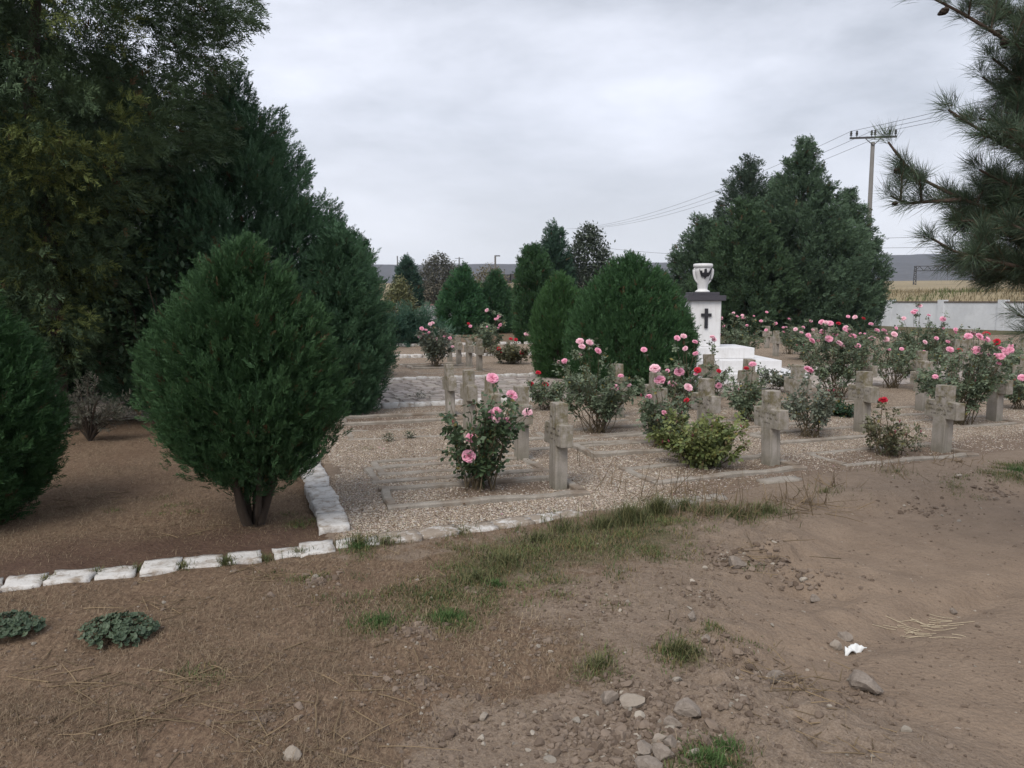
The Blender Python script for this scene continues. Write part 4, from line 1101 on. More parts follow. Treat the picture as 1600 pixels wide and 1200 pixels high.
    c = np.array([.032, .052, .036]) + k[:, None] * np.array([.070, .098, .050])
    brown = rng.random(nt * K) < .07; c[brown] = (.10, .065, .035)
    mobj('needles', V, f, M['needle'], root, col=np.repeat(c, 4, 0))
    for (px, py, Yb, s_) in [(1474, 12, 4.17, .032), (1570, 62, 4.2, .036), (1402, 262, 4.3, .028), (1560, 45, 4.3, .03), (1398, 312, 4.28, .022), (1590, 155, 4.5, .03)]:
        prof = [(.0, -1), (.45, -.85), (.72, -.45), (.75, -.1), (.55, .4), (.3, .8), (.0, 1.05)]
        V, f = lathe([(a_ * s_ * .75, b_ * s_) for a_, b_ in prof], 16)
        th = np.arctan2(V[:, 1], V[:, 0]); V[:, :2] *= (1 + .14 * np.sin(th * 8 + V[:, 2:3].ravel() * 300))[:, None]
        cn = mobj('pine_cone', V, f, M['cone'], root, smooth=True)
        q = at(px, py, Yb) - o; cn.location = tuple(q - [0, 0, .02]); cn.rotation_euler = (rng.uniform(1.5, 2.6), rng.uniform(-.6, .6), rng.uniform(0, 6))
pine()

# ------------------------------------------------------------------ roses
def bloom_mesh(mat, seed):
    r = np.random.default_rng(seed); parts = []; cols = []
    layers = [(3, .010, .034, 1.45), (4, .017, .038, 1.25), (5, .025, .040, 1.02), (6, .033, .040, .78), (7, .039, .036, .48), (6, .042, .028, .12)]
    for (n, rad, hgt, tilt) in layers:
        for k in range(n):
            a = 2 * np.pi * k / n + r.uniform(-.3, .3) + rad * 60
            w = rad * r.uniform(1.05, 1.35); u_ = np.linspace(-1, 1, 4); v_ = np.linspace(0, 1, 4)
            UU, VV = np.meshgrid(u_, v_)
            ct, st_ = math.cos(tilt), math.sin(tilt)
            lx = .25 * rad + (hgt * VV * ct) + rad * .35 * VV - .18 * rad * UU ** 2 + .012 * VV ** 3
            lz = hgt * VV * st_ + .25 * hgt - .008 * (VV ** 3) * (1.5 - tilt) + r.normal(0, .0035, UU.shape)
            ly = UU * w * .62 * (np.sin(.35 + VV * 1.9))
            X_ = lx * math.cos(a) - ly * math.sin(a); Y_ = lx * math.sin(a) + ly * math.cos(a)
            V = np.stack([X_, Y_, lz], -1).reshape(-1, 3)
            i = np.arange(16).reshape(4, 4)
            f = np.stack([i[:-1, :-1], i[:-1, 1:], i[1:, 1:], i[1:, :-1]], -1).reshape(-1, 4)
            parts.append((V, f)); q = np.clip(VV * .8 + r.normal(0, .12) + .1, 0, 1).reshape(-1, 1); cols.append(np.repeat(q, 3, 1))
    V, f = join(parts)
    return build_mesh('bloom', V, f, mat, np.concatenate(cols), True)
BL = {k: [bloom_mesh(M[m], 3 + i) for i in range(3)] for k, m in (('p', 'pink'), ('w', 'pale'), ('r', 'red'))}

def rose(px, py, top, halfw, label, blooms, n=22, leafs=260, leaf=.034, cols=((.020, .040, .022), (.060, .095, .050)), seed=0, bare=.42, name='rose_bush', Y=None, tipleaf=1.0):
    r = np.random.default_rng(seed + 500)
    base = G(px, py) if Y is None else ground_y(Y, px)
    leafs = int(leafs * 1.12)
    Yb = base[1]
    zc = Yb * cp + CZ * sp
    H = at(px, top, Yb)[2]; W = halfw * zc / F
    root = empty(name, base, label, 'rose bush' if name == 'rose_bush' else 'shrub', 'rose bushes among the graves')
    # canes
    a = r.uniform(0, 6.283, n); rad = W * np.sqrt(r.uniform(.02, 1, n)); hh = H * (r.uniform(.48, .88, n) if blooms else r.uniform(.55, 1.0, n)) * (1 - .22 * (rad / W) ** 2)
    tips = np.stack([np.cos(a) * rad, np.sin(a) * rad, hh], -1)
    bl = []
    for b in blooms:
        q = at(b[0], b[1], Yb - r.uniform(.15, .95) * W) - base
        bl.append((q, b[2] if len(b) > 2 else 'p', b[3] if len(b) > 3 else 1.0))
    if len(bl) > 3:
        for _ in range(r.integers(2, 5)):
            a_ = r.uniform(3.4, 6.0); bl.append((np.array([math.cos(a_) * W * .8, math.sin(a_) * W * .8, H * r.uniform(.55, .85)]), bl[0][1], r.uniform(.6, .9)))
    if bl: tips = np.concatenate([tips, np.array([b[0] for b in bl]) - [0, 0, .015]])
    nb = len(tips); m = 8; q = np.linspace(0, 1, m)
    root_xy = r.normal(0, .065, (nb, 2)) * min(1, W / .3)
    S = np.zeros((nb, m, 3))
    S[:, :, :2] = root_xy[:, None] * (1 - q)[None, :, None] + tips[:, None, :2] * (q ** .95)[None, :, None]
    S[:, :, 2] = tips[:, None, 2] * (q ** .92)[None] - .03 * (1 - q)[None]
    S[:, 1:-1] += r.normal(0, .012, (nb, m - 2, 3))
    parts = [tubes(S, np.linspace(.0056, .0024, m)[None] * r.uniform(.7, 1.25, (nb, 1)), 5)]
    # side shoots
    ns = n * 3; ci = r.integers(0, nb, ns); cj = r.integers(max(2, int(bare * m)), m, ns)
    sb = S[ci, cj]; sd = norm(np.stack([sb[:, 0], sb[:, 1], 0 * ci + .12], -1) + r.normal(0, .22, (ns, 3)) + [0, 0, .15]); sl = r.uniform(.06, .20, ns) * min(1, H / .8)
    S2 = sb[:, None] + sd[:, None] * (sl[:, None] * np.linspace(0, 1, 4)[None])[..., None]
    parts.append(tubes(S2, np.linspace(.003, .0016, 4)[None] * np.ones((ns, 1)), 4))
    V, f = join(parts); mobj('branchwork', V, f, M['cane'], root)
    # compound leaves
    k1 = np.where(r.random(leafs) < .85, r.integers(0, n, leafs), r.integers(0, nb, leafs)); t1 = bare + (1 - bare) * r.random(leafs) ** .75
    ii = np.clip((t1 * (m - 1)).astype(int), 0, m - 2); fr = t1 * (m - 1) - ii
    Pl = S[k1, ii] * (1 - fr)[:, None] + S[k1, ii + 1] * fr[:, None]
    k2 = r.integers(0, ns, leafs); P2 = sb[k2] + sd[k2] * (sl[k2] * r.uniform(.3, 1, leafs))[:, None]
    Pa = np.concatenate([Pl, P2]); na = len(Pa)
    Da = norm(np.stack([Pa[:, 0], Pa[:, 1], .15 + 0 * Pa[:, 2]], -1) * .8 + r.normal(0, .55, (na, 3)))
    per = 5; dl = leaf * 1.0
    rach = np.array([1.9, 1.15, 1.15, .45, .45]); sgn = np.array([0, 1, -1, 1, -1])
    Sa = norm(np.cross(Da, np.array([0, 0, 1.]) + r.normal(0, .4, (na, 3)))); Na = np.cross(Sa, Da)
    Pk = Pa[:, None] + Da[:, None] * (rach * dl)[None, :, None]
    Dk = norm(Da[:, None] * np.where(sgn == 0, 1, .45)[None, :, None] + Sa[:, None] * (sgn * .9)[None, :, None] - np.array([0, 0, .25]) + r.normal(0, .2, (na, per, 3)))
    P2_, D2_ = Pk.reshape(-1, 3), Dk.reshape(-1, 3)
    N2_ = np.repeat(Na, per, 0) + r.normal(0, .4, (na * per, 3))
    S2_ = norm(np.cross(D2_, N2_))
    Ln = leaf * r.uniform(.8, 1.6, na * per)
    V, f = kites(P2_, D2_, S2_, Ln, Ln * .68, .5)
    kk = np.repeat(r.random(na) * .7, per) + r.random(na * per) * .3
    c = np.array(cols[0]) + (np.array(cols[1]) - np.array(cols[0])) * kk[:, None]
    yel = r.random(na * per) < .03; c[yel] = (.20, .17, .05)
    fol = (V, f, np.repeat(c, 4, 0))
    nbud = int(n * .5); ti = r.integers(0, n, nbud); bp = tips[ti] + r.normal(0, .012, (nbud, 3))
    bd = norm(r.normal(0, .3, (nbud, 3)) + [0, 0, 1]); pts_ = np.stack([bp + bd * z_ for z_ in (-.012, .0, .012, .026)], 1)
    V, f = tubes(pts_, np.array([[.003, .0085, .0075, .001]]) * r.uniform(.7, 1.2, (nbud, 1)), 6)
    cb = np.array([[.10, .13, .06], [.16, .09, .06], [.30, .07, .10], [.20, .15, .08]])[r.integers(0, 4, nbud)]
    mobj('foliage', np.concatenate([fol[0], V]), np.concatenate([fol[1], f + len(fol[0])]), M['leaf'], root, col=np.concatenate([fol[2], np.repeat(cb, 24, 0)]))
    for i, (q_, kind, sc) in enumerate(bl):
        if r.random() < .18: kind = {'p': 'w', 'w': 'p', 'r': 'r'}[kind]
        o = link('bloom', BL[kind][r.integers(0, 3)], root)
        o.location = tuple(q_); s_ = (.78 if Yb < 7.2 else .76) * sc * r.uniform(.85, 1.15); o.scale = (s_, s_, s_ * .95)
        yaw = r.uniform(-1.0, 1.0)
        tilt = r.uniform(.3, .95)
        o.rotation_euler = (Matrix.Rotation(yaw, 3, 'Z') @ Matrix.Rotation(tilt, 3, 'X')).to_euler()
    return root

GRN = ((.064, .092, .056), (.190, .240, .146)); GRY = ((.075, .095, .07), (.20, .225, .165)); DRY = ((.06, .068, .036), (.17, .165, .09))
rose(752, 762, 590, 62, 'lone pink rose bush filling the nearest bordered grave', [(769, 592, 'p', 1.15), (799, 619, 'p', .95), (770, 649, 'p', .95), (824, 646, 'p', 1.0), (737, 686, 'p', 1.0), (732, 714, 'p', 1.05)], n=26, leafs=250, leaf=.038, seed=1, bare=.2, cols=((.03, .058, .028), (.095, .145, .070)))
rose(935, 676, 556, 60, 'wide leafy rose bush with one low pink bloom before the cypress dome', [(906, 534, 'w', 1), (921, 536, 'w', 1), (934, 549, 'p', .9), (904, 556, 'p', 1.0), (882, 565, 'p', .8), (960, 606, 'p', 1.1), (909, 542, 'p', .8)], n=30, leafs=420, seed=2, cols=GRN)
rose(858, 640, 590, 38, 'small rose bush with dark red blooms by the near path kerb', [(852, 601, 'r', 1.0), (841, 583, 'r', .8), (830, 600, 'r', .7)], n=16, leafs=170, seed=3, cols=GRN)
rose(1028, 698, 600, 48, 'bare stemmed rose bush leaning against the yellowish green bush', [(1031, 595, 'p', 1.1), (1050, 601, 'p', 1.0), (1023, 577, 'w', 1.1), (1075, 606, 'p', .95), (1061, 582, 'p', 1.1), (1073, 626, 'r', .6)], n=20, leafs=230, seed=4, bare=.35, cols=GRN)
rose(1095, 727, 648, 66, 'bushy yellowish green rose without blooms beside the brown grey cross', [], n=46, leafs=520, leaf=.036, seed=5, bare=.06, cols=((.075, .115, .042), (.23, .25, .085)))
rose(1070, 640, 545, 48, 'tall rose bush with a red bloom and clustered pinks before the cypress dome', [(1058, 529, 'p', 1.0), (1068, 526, 'p', 1.1), (1086, 535, 'p', 1.0), (1071, 545, 'w', .9), (1087, 553, 'p', .9), (1090, 579, 'r', 1.1), (1006, 547, 'p', .95), (1123, 580, 'r', .75), (1123, 603, 'p', 1.05)], n=24, leafs=260, seed=6, cols=GRN)
rose(1168, 658, 575, 36, 'upright narrow rose bush hiding a cross below the monument steps', [(1176, 570, 'p', 1.1), (1166, 576, 'r', .8)], n=20, leafs=220, seed=7, bare=.3, cols=GRN)
rose(1262, 682, 582, 46, 'fountain shaped bare stemmed rose just behind the brown grey cross', [(1263, 579, 'p', 1.2)], n=26, leafs=200, seed=8, bare=.4, cols=GRY)
rose(1305, 622, 505, 68, 'tall rose bush crowded with pink blooms, the fullest of the plot', [(1268, 533, 'p', 1.1), (1285, 519, 'p', 1), (1284, 504, 'p', 1), (1290, 505, 'w', .9), (1297, 506, 'p', 1), (1295, 530, 'p', 1.2), (1305, 523, 'p', 1), (1311, 537, 'p', 1.1), (1316, 543, 'p', 1), (1321, 516, 'p', 1), (1332, 526, 'p', 1.2), (1322, 513, 'w', .9), (1340, 541, 'p', .9), (1310, 506, 'r', .8), (1326, 518, 'p', 1)], n=38, leafs=620, seed=9, cols=GRN)
rose(1392, 606, 508, 54, 'rose bush with reddish bare stems and pale blooms before the orange stained cross', [(1370, 517, 'p', 1.1), (1381, 517, 'p', .9), (1363, 529, 'p', 1.1), (1385, 531, 'w', 1), (1397, 523, 'p', 1.2), (1361, 507, 'p', .9), (1336, 496, 'w', 1), (1349, 498, 'r', .8), (1384, 522, 'w', .8)], n=26, leafs=300, seed=10, bare=.4, cols=GRN)
rose(1436, 592, 492, 58, 'tallest rose bush rising against the plastered wall', [(1437, 478, 'p', 1.2), (1430, 486, 'p', 1.2), (1427, 489, 'p', 1), (1412, 498, 'p', .9), (1451, 493, 'p', .9), (1473, 499, 'p', 1.1), (1463, 529, 'p', 1.1), (1474, 513, 'p', .6)], n=34, leafs=520, seed=11, cols=GRN)
rose(1496, 662, 530, 68, 'big rose bush mixing pink and deep red blooms over the pale lettered cross', [(1484, 547, 'p', 1.1), (1499, 548, 'r', .8), (1513, 526, 'p', 1.1), (1521, 524, 'p', 1.2), (1530, 527, 'p', 1.1), (1540, 531, 'p', 1.1), (1541, 523, 'r', 1.1), (1557, 535, 'r', 1.0), (1526, 549, 'w', 1.2), (1545, 556, 'p', .7), (1564, 546, 'p', 1.1), (1572, 550, 'p', 1.2), (1564, 558, 'p', 1.1), (1577, 548, 'p', 1)], n=36, leafs=540, seed=12, cols=GRN)
rose(1388, 710, 640, 42, 'low straggly rose with one small red bud between two lettered crosses', [(1380, 626, 'r', .8)], n=22, leafs=110, leaf=.03, seed=13, bare=.1, cols=DRY)
rose(1152, 560, 495, 46, 'distant rose bush with scattered pinks right beside the monument pedestal', [(1126, 497, 'p', 1.1), (1146, 490, 'p', .9), (1152, 495, 'p', 1), (1160, 493, 'p', 1.1), (1162, 497, 'p', 1.1), (1167, 509, 'p', 1.1), (1189, 502, 'p', 1), (1198, 488, 'p', 1), (1123, 503, 'w', 1), (1178, 494, 'p', .7)], n=30, leafs=420, leaf=.045, seed=14, cols=GRN)
rose(1233, 553, 497, 20, 'small distant rose bush behind the slim grey cross', [(1233, 499, 'p', 1.1), (1212, 506, 'p', 1.1), (1224, 512, 'p', .9), (1197, 516, 'p', 1.0)], n=16, leafs=200, leaf=.045, seed=15, cols=GRN)
rose(682, 573, 505, 28, 'pink rose bush beyond the cobbled path beside the far crosses', [(676, 505, 'p', 1.1), (672, 507, 'p', 1.1), (659, 514, 'p', 1.1), (656, 527, 'p', 1.1), (682, 530, 'p', 1), (695, 526, 'p', 1), (703, 529, 'p', 1), (707, 542, 'w', .9), (670, 520, 'p', .8)], n=22, leafs=300, leaf=.045, seed=16, cols=GRY)
rose(760, 556, 495, 26, 'tall distant rose bush before the two far green cypresses', [(761, 485, 'p', 1.2), (780, 494, 'p', 1.1), (777, 498, 'p', 1), (774, 499, 'p', .9), (782, 508, 'p', 1.2), (735, 510, 'p', 1.1), (732, 506, 'r', .9)], n=20, leafs=240, leaf=.05, seed=17, cols=GRN)
rose(800, 568, 535, 32, 'low mixed bush of red and yellow blooms behind the far crosses', [(779, 545, 'r', 1.1), (798, 530, 'r', 1.2), (806, 531, 'r', 1), (815, 552, 'r', 1.1), (834, 556, 'r', 1), (822, 523, 'p', 1.1), (826, 526, 'p', 1)], n=26, leafs=300, leaf=.05, seed=18, cols=DRY)
rose(1560, 606, 530, 58, 'rose bush at the foot of the plastered wall behind the red and pink one', [(1596, 560, 'p', 1)], n=24, leafs=260, seed=19, cols=GRN)
rose(1592, 640, 572, 34, 'rose bush cut by the photo edge with one low pink bloom', [(1597, 591, 'p', 1.2)], n=20, leafs=220, seed=20, cols=GRN)
rose(1212, 612, 575, 34, 'small pale leaved rose before the white monument steps', [], n=16, leafs=160, seed=21, cols=GRY)
rose(1318, 566, 500, 40, 'distant rose bush between the fullest one and the conifers', [(1325, 495, 'p', 1.1), (1267, 502, 'p', .9), (1243, 515, 'p', 1), (1252, 520, 'p', 1)], n=24, leafs=320, leaf=.05, seed=22, cols=GRN)
rose(905, 616, 570, 34, 'leafy rose without blooms against the smaller cypress dome', [(873, 566, 'w', .7)], n=20, leafs=220, seed=23, cols=GRN)
rose(1318, 650, 632, 30, 'low ground hugging green plant beside the orange stained cross', [], n=24, leafs=200, leaf=.03, seed=24, bare=.05, cols=((.015, .04, .02), (.04, .085, .04)), name='low_shrub')
rose(1405, 566, 505, 50, 'distant rose bush showing beside the tallest one', [(1400, 513, 'p', 1), (1404, 520, 'w', 1)], n=20, leafs=260, leaf=.05, seed=25, cols=GRN)
rose(1535, 572, 520, 48, 'leafy rose bush below the plastered wall with a single red flower', [(1508, 530, 'r', .9)], n=22, leafs=300, leaf=.05, seed=27, cols=GRN)
rose(1470, 570, 512, 40, 'rose bush behind the tallest one, closest to the plastered wall corner', [(1462, 520, 'p', .9)], n=20, leafs=260, leaf=.05, seed=28, cols=GRN)
rose(1262, 562, 508, 36, 'distant pale pink rose bush between the slim grey cross and the fullest bush', [(1255, 512, 'p', 1), (1270, 516, 'w', 1)], n=20, leafs=260, leaf=.05, seed=29, cols=GRN)
rose(1590, 600, 540, 40, 'rose bush at the photo edge beneath the low pine twig', [(1580, 541, 'p', 1)], n=20, leafs=260, leaf=.045, seed=30, cols=GRN)
rose(1120, 620, 560, 22, 'thin single stemmed rose in front of the white steps', [(1113, 527, 'p', 1.1), (1116, 531, 'w', .8)], n=8, leafs=70, seed=26, cols=GRN)

# ------------------------------------------------------------------ utility poles, cables
def utility_pole():
    Yp = 54.0
    b = ground_y(Yp, 1350); zt = at(1350, 222, Yp)[2]
    gz = float(gz_at(b[0], b[1])[0])
    root = empty('utility_pole', (b[0], b[1], gz), 'concrete utility pole with crossarm and insulators beside the conifer clump', 'utility pole', rz=R(-11))
    H = zt - gz
    V, f = lathe([(.19, -.2), (.13, H), (.001, H + .01)], 14); mobj('shaft', V, f, M['pole'], root, smooth=True)
    bm = bmesh.new(); bm_box(bm, (-1.5, -.06, H + .25), (1.5, .06, H + .37)); bm_obj('crossarm', bm, M['metal'], root)
    P = np.array([[[-.0, -.14, H - .25], [-.5, -.08, H + .24]], [[0, -.14, H - .25], [.5, -.08, H + .24]]]); V, f = tubes(P, np.full((2, 2), .03), 6); mobj('brace', V, f, M['metal'], root)
    ends = []
    for x in (-1.42, -1.05, -.1, .12, 1.05, 1.42):
        V, f = lathe([(.03, 0), (.03, .1), (.10, .12), (.05, .2), (.10, .24), (.05, .32), (.085, .36), (.04, .42), (.001, .44)], 10)
        i = mobj('insulator', V, f, M['metal'], root, smooth=True); i.location = (x, 0, H + .372); ends.append(x)
    c, s_ = math.cos(R(-11)), math.sin(R(-11))
    top = lambda x: np.array([b[0] + c * x, b[1] + s_ * x, gz + H + .78])
    dirv = np.array([-14.5, 72.0, 0]); 
    for x, w in ((-1.42, 'outer'), (0, 'middle'), (1.42, 'far')):
        p0 = top(x)
        for sgn, far in ((1, 'toward the distant trees'), (-1, 'toward the pine')):
            p1 = p0 + dirv * sgn * np.array([1, 1, 1]); q = np.linspace(0, 1, 24)
            P = p0 + (p1 - p0) * q[:, None]; P[:, 2] -= 4 * 1.5 * q * (1 - q)
            V, f = tubes(P[None], np.full((1, 24), .013), 4)
            tag(mobj('power_cable', V, f, M['cable']), f'thin {w} power cable running from the concrete pole {far}', 'cable', 'power cables')
utility_pole()
for (pa_, pb_, lab) in [((1180, 372, 110), (1760, 352, 90), 'upper of two level wires behind the pine, near the hill'), ((1180, 385, 110), (1760, 372, 90), 'lower of two level wires behind the pine, near the hill'), ((880, 378, 140), (1160, 400, 120), 'lone wire dipping behind the cypress dome')]:
    p0, p1 = at(*pa_), at(*pb_); q = np.linspace(0, 1, 16); P = p0 + (p1 - p0) * q[:, None]; P[:, 2] -= .6 * 4 * q * (1 - q)
    V, f = tubes(P[None], np.full((1, 16), .022), 4); tag(mobj('power_cable', V, f, M['cable']), lab, 'cable', 'power cables')

def post(name, px, top, Yp, rad, label, cat, arm=None, box=None, cross_=False):
    b = ground_y(Yp, px); gz = float(gz_at(b[0], b[1])[0]); zt = at(px, top, Yp)[2]; H = zt - gz
    root = empty(name, (b[0], b[1], gz), label, cat)
    V, f = lathe([(rad, -.5), (rad * .7, H), (.001, H)], 10); mobj('shaft', V, f, M['pole' if not box else 'metal'], root)
    if arm:
        bm = bmesh.new(); bm_box(bm, (0, -.12, H - .16), (arm, .12, H)); bm_obj('lamp_head', bm, M['metal'], root)
    if box:
        bm = bmesh.new(); bm_box(bm, (-box, -.3, H - box * 1.6), (box, .3, H + .02)); bm_obj('signal_box', bm, M['metal'], root)
    if cross_:
        for zf, w in ((.97, .12), (.82, .16)):
            bm = bmesh.new(); bm_box(bm, (-H * w, -.25, H * zf - .25), (H * w, .25, H * zf + .25)); bm_obj('crossarm', bm, M['metal'], root)
post('lamp_post', 774, 399, 120, .19, 'thin lamp post with a short arm standing over the far cypresses', 'lamp post', arm=.75)
post('signal_post', 790, 429, 130, .12, 'small dark signal on a post far off, next to the columnar thuja', 'signal', box=.9)
post('signal_post', 805, 428, 130, .12, 'small dark signal on a post touching the columnar thuja', 'signal', box=.9)
post('radio_mast', 622, 400, 900, 1.0, 'thin mast on the far hill line beside the small pointed cypress', 'mast')
post('power_pylon', 718, 402, 900, 1.1, 'faint pylon with arms on the far hill line over the brownish tree', 'pylon', cross_=True)
def gantry():
    Yg = 190; b = ground_y(Yg, 1427); gz = float(gz_at(b[0], b[1])[0]); H = at(1427, 416, Yg)[2] - gz
    root = empty('railway_gantry', (b[0], b[1], gz), 'railway gantry with a long lattice arm far behind the plastered wall', 'gantry')
    Ps = []; 
    for dx in (-.35, .35): Ps.append([[dx, 0, -.5], [dx * .6, 0, H]])
    n = 9
    for i in range(n):
        z0, z1 = H * i / n, H * (i + 1) / n; sg = 1 if i % 2 else -1
        Ps.append([[-.33 * sg, 0, z0], [.33 * sg, 0, z1]])
    V, f = tubes(np.array(Ps, float), np.full((len(Ps), 2), .1), 5); mobj('post', V, f, M['metal'], root)
    Ps = [[[0, 0, H], [16, 0, H + .2]], [[0, 0, H - 1.1], [16, 0, H - .9]]]
    for i in range(16): Ps.append([[i, 0, H if i % 2 else H - 1.1], [i + 1, 0, H - 1.1 if i % 2 else H]])
    V, f = tubes(np.array(Ps, float), np.full((len(Ps), 2), .08), 5); mobj('lattice_arm', V, f, M['metal'], root)
gantry()

# ------------------------------------------------------------------ ground cover
def blades(P, L, W, lean, cols, seed, flat=0.0):
    """bent blades: P (n,3) root points"""
    r = np.random.default_rng(seed); n = len(P)
    a = r.uniform(0, 6.283, n); hd = np.stack([np.cos(a), np.sin(a), 0 * a], -1)
    upv = np.array([0, 0, 1.])
    lean = np.clip(lean * r.uniform(.4, 1.6, n), 0, 1.5)[:, None]
    d1 = norm(hd * np.sin(lean * .6) + upv * np.cos(lean * .6)); d2 = norm(hd * np.sin(np.minimum(lean * 1.35, 1.75)) + upv * np.cos(np.minimum(lean * 1.35, 1.75)))
    S = np.stack([-np.sin(a), np.cos(a), 0 * a], -1)
    L = L[:, None]; W = W[:, None]
    V = np.empty((n, 5, 3))
    V[:, 0] = P - S * W * .5; V[:, 1] = P + S * W * .5
    mid = P + d1 * L * .5
    V[:, 2] = mid + S * W * .42; V[:, 3] = mid - S * W * .42
    V[:, 4] = mid + d2 * L * .5
    i = np.arange(n)[:, None] * 5
    return V.reshape(-1, 3), [i + np.array([0, 1, 2, 3]), i + np.array([3, 2, 4])], np.repeat(cols, 5, 0)

def scatter(cx, cy, r_, n):
    a = rng.uniform(0, 6.283, n); q = np.abs(rng.normal(0, .55, n)) * r_
    return cx + np.cos(a) * q, cy + np.sin(a) * q

def green_grass():
    xs_, ys_, Ls, Cs = [], [], [], []
    for (c, r_, s_) in GP:
        n = int(5200 * r_ * s_ * (.6 + r_))
        # tussocks inside the patch
        nt = max(4, int(n / 60)); tx, ty = scatter(c[0], c[1], r_ * 1.35, nt)
        k = rng.integers(0, nt, n)
        x = tx[k] + rng.normal(0, .045, n); y = ty[k] + rng.normal(0, .045, n)
        hue = rng.random(nt)[k]
        col = np.array([.054, .078, .029]) + hue[:, None] * np.array([.092, .104, .040]) + rng.normal(0, .006, (n, 1))
        dryb = rng.random(n) < .36; col[dryb] = np.array([.20, .155, .075]) * rng.uniform(.6, 1.2, (dryb.sum(), 1))
        xs_.append(x); ys_.append(y); Ls.append(rng.uniform(.016, .048, n) * (.6 + .5 * s_)); Cs.append(col)
    # bright young tufts
    for (px, py, r_, n) in [(700, 968, .10, 900), (590, 973, .12, 450), (1108, 1190, .10, 700), (775, 915, .06, 200), (1590, 735, .16, 400), (1130, 1175, .06, 250), (560, 855, .10, 300)]:
        c = Gt(px, py); x, y = scatter(c[0], c[1], r_, n)
        xs_.append(x); ys_.append(y); Ls.append(rng.uniform(.025, .06, n)); Cs.append(np.array([.062, .108, .034]) * rng.uniform(.7, 1.5, (n, 1)))
    # tall clumps by the kerb
    for (px, py, r_, n, h) in [(470, 868, .08, 140, .07), (415, 876, .10, 120, .06), (355, 882, .07, 160, .08), (285, 888, .08, 140, .06), (215, 893, .06, 120, .07), (150, 898, .05, 80, .06), (72, 908, .05, 80, .06), (620, 846, .1, 120, .06), (720, 834, .15, 160, .06), (985, 815, .16, 800, .17), (1030, 800, .12, 520, .16), (940, 825, .18, 500, .12), (1070, 795, .15, 350, .12), (885, 830, .2, 400, .10), (840, 845, .2, 350, .09), (560, 850, .12, 200, .10), (600, 850, .1, 120, .08), (1110, 803, .2, 420, .10), (1150, 805, .2, 420, .10), (1200, 800, .2, 340, .10), (1290, 770, .25, 160, .06), (1400, 738, .3, 160, .05), (1065, 1020, .09, 260, .10), (935, 1042, .07, 180, .08), (790, 880, .2, 420, .10), (745, 905, .16, 300, .10)]:
        c = Gt(px, py); x, y = scatter(c[0], c[1], r_, n)
        k = rng.random(n)[:, None]
        xs_.append(x); ys_.append(y); Ls.append(h * rng.uniform(.4, 1.2, n)); Cs.append(np.array([.050, .072, .028]) * (1 - k) + np.array([.18, .17, .08]) * k)
    x = np.concatenate(xs_); y = np.concatenate(ys_); L = np.concatenate(Ls); C = np.clip(np.concatenate(Cs), .004, 1)
    z_ = gz_at(x, y); z_ = np.maximum(z_, np.where((y > fr2(x) + .05) & (x > -1.7), -.004, -1)) - .004
    V, f, c = blades(np.stack([x, y, z_], -1), L, rng.uniform(.0028, .0055, len(x)), .75, C, 91)
    tag(mobj('grass', V, f, M['grass'], col=c), 'green grass tufts growing between the kerb and the dirt track', 'grass', kind='stuff')
green_grass()

def dry_grass():
    xs_, ys_ = [], []
    n = 420000
    y = 2.3 * np.exp(rng.uniform(0, math.log(12 / 2.3), n)); x = rng.uniform(-1.05, .75, n) * (y * .72 + .3)
    d, g, rd = zones(x, y)
    inplot = (y > fr2(x) - .02) & (x > np.interp(y, [4.9, 7.3, 11], [-1.25, -1.9, -3.1]))
    kd = y - front_y(x); hp = sstep(-.02, .12, kd) * sstep(1.15, .35, kd) * (x < -1.2)
    pr = np.clip((1 - .75 * hp) * d * (.35 + .9 * fbm(x * 2.5, y * 2.5, 88, 4)) + .45 * g, .012, 1) * np.where(rd > .5, .12, 1)
    dd = y - fr2(x); strip = (dd < 1.0) & (dd > -.3) & (x > .5) & (x < 7)
    pr = np.where(strip & inplot, np.clip(.22 + .7 * fbm(x * 2.2, y * 2.2, 66, 4), 0, .6), pr)
    keep = (rng.random(n) < pr) & (~inplot | strip)
    x, y = x[keep], y[keep]; n = len(x)
    z_ = gz_at(x, y); z_ = np.where(inplot[keep], .002, z_)
    k = rng.random(n)[:, None]; kk = (vnoise(x * 1.5, y * 1.5, 12))[:, None]
    C = np.array([.12, .085, .055]) * (1 - k) + np.array([.42, .335, .225]) * k
    C = C * (1 - .45 * kk) + np.array([.10, .062, .044]) * .45 * kk
    fl = rng.random(n)
    V, f, c = blades(np.stack([x, y, z_ - .002], -1), rng.uniform(.014, .055, n) * np.where(fl > .97, 2.2, 1), rng.uniform(.0012, .0026, n), 1.45, C, 92)
    tag(mobj('dry_grass', V, f, M['grass'], col=c), 'matted dry brown grass and straw over the lawn and the foreground', 'dry grass', kind='stuff')
dry_grass()

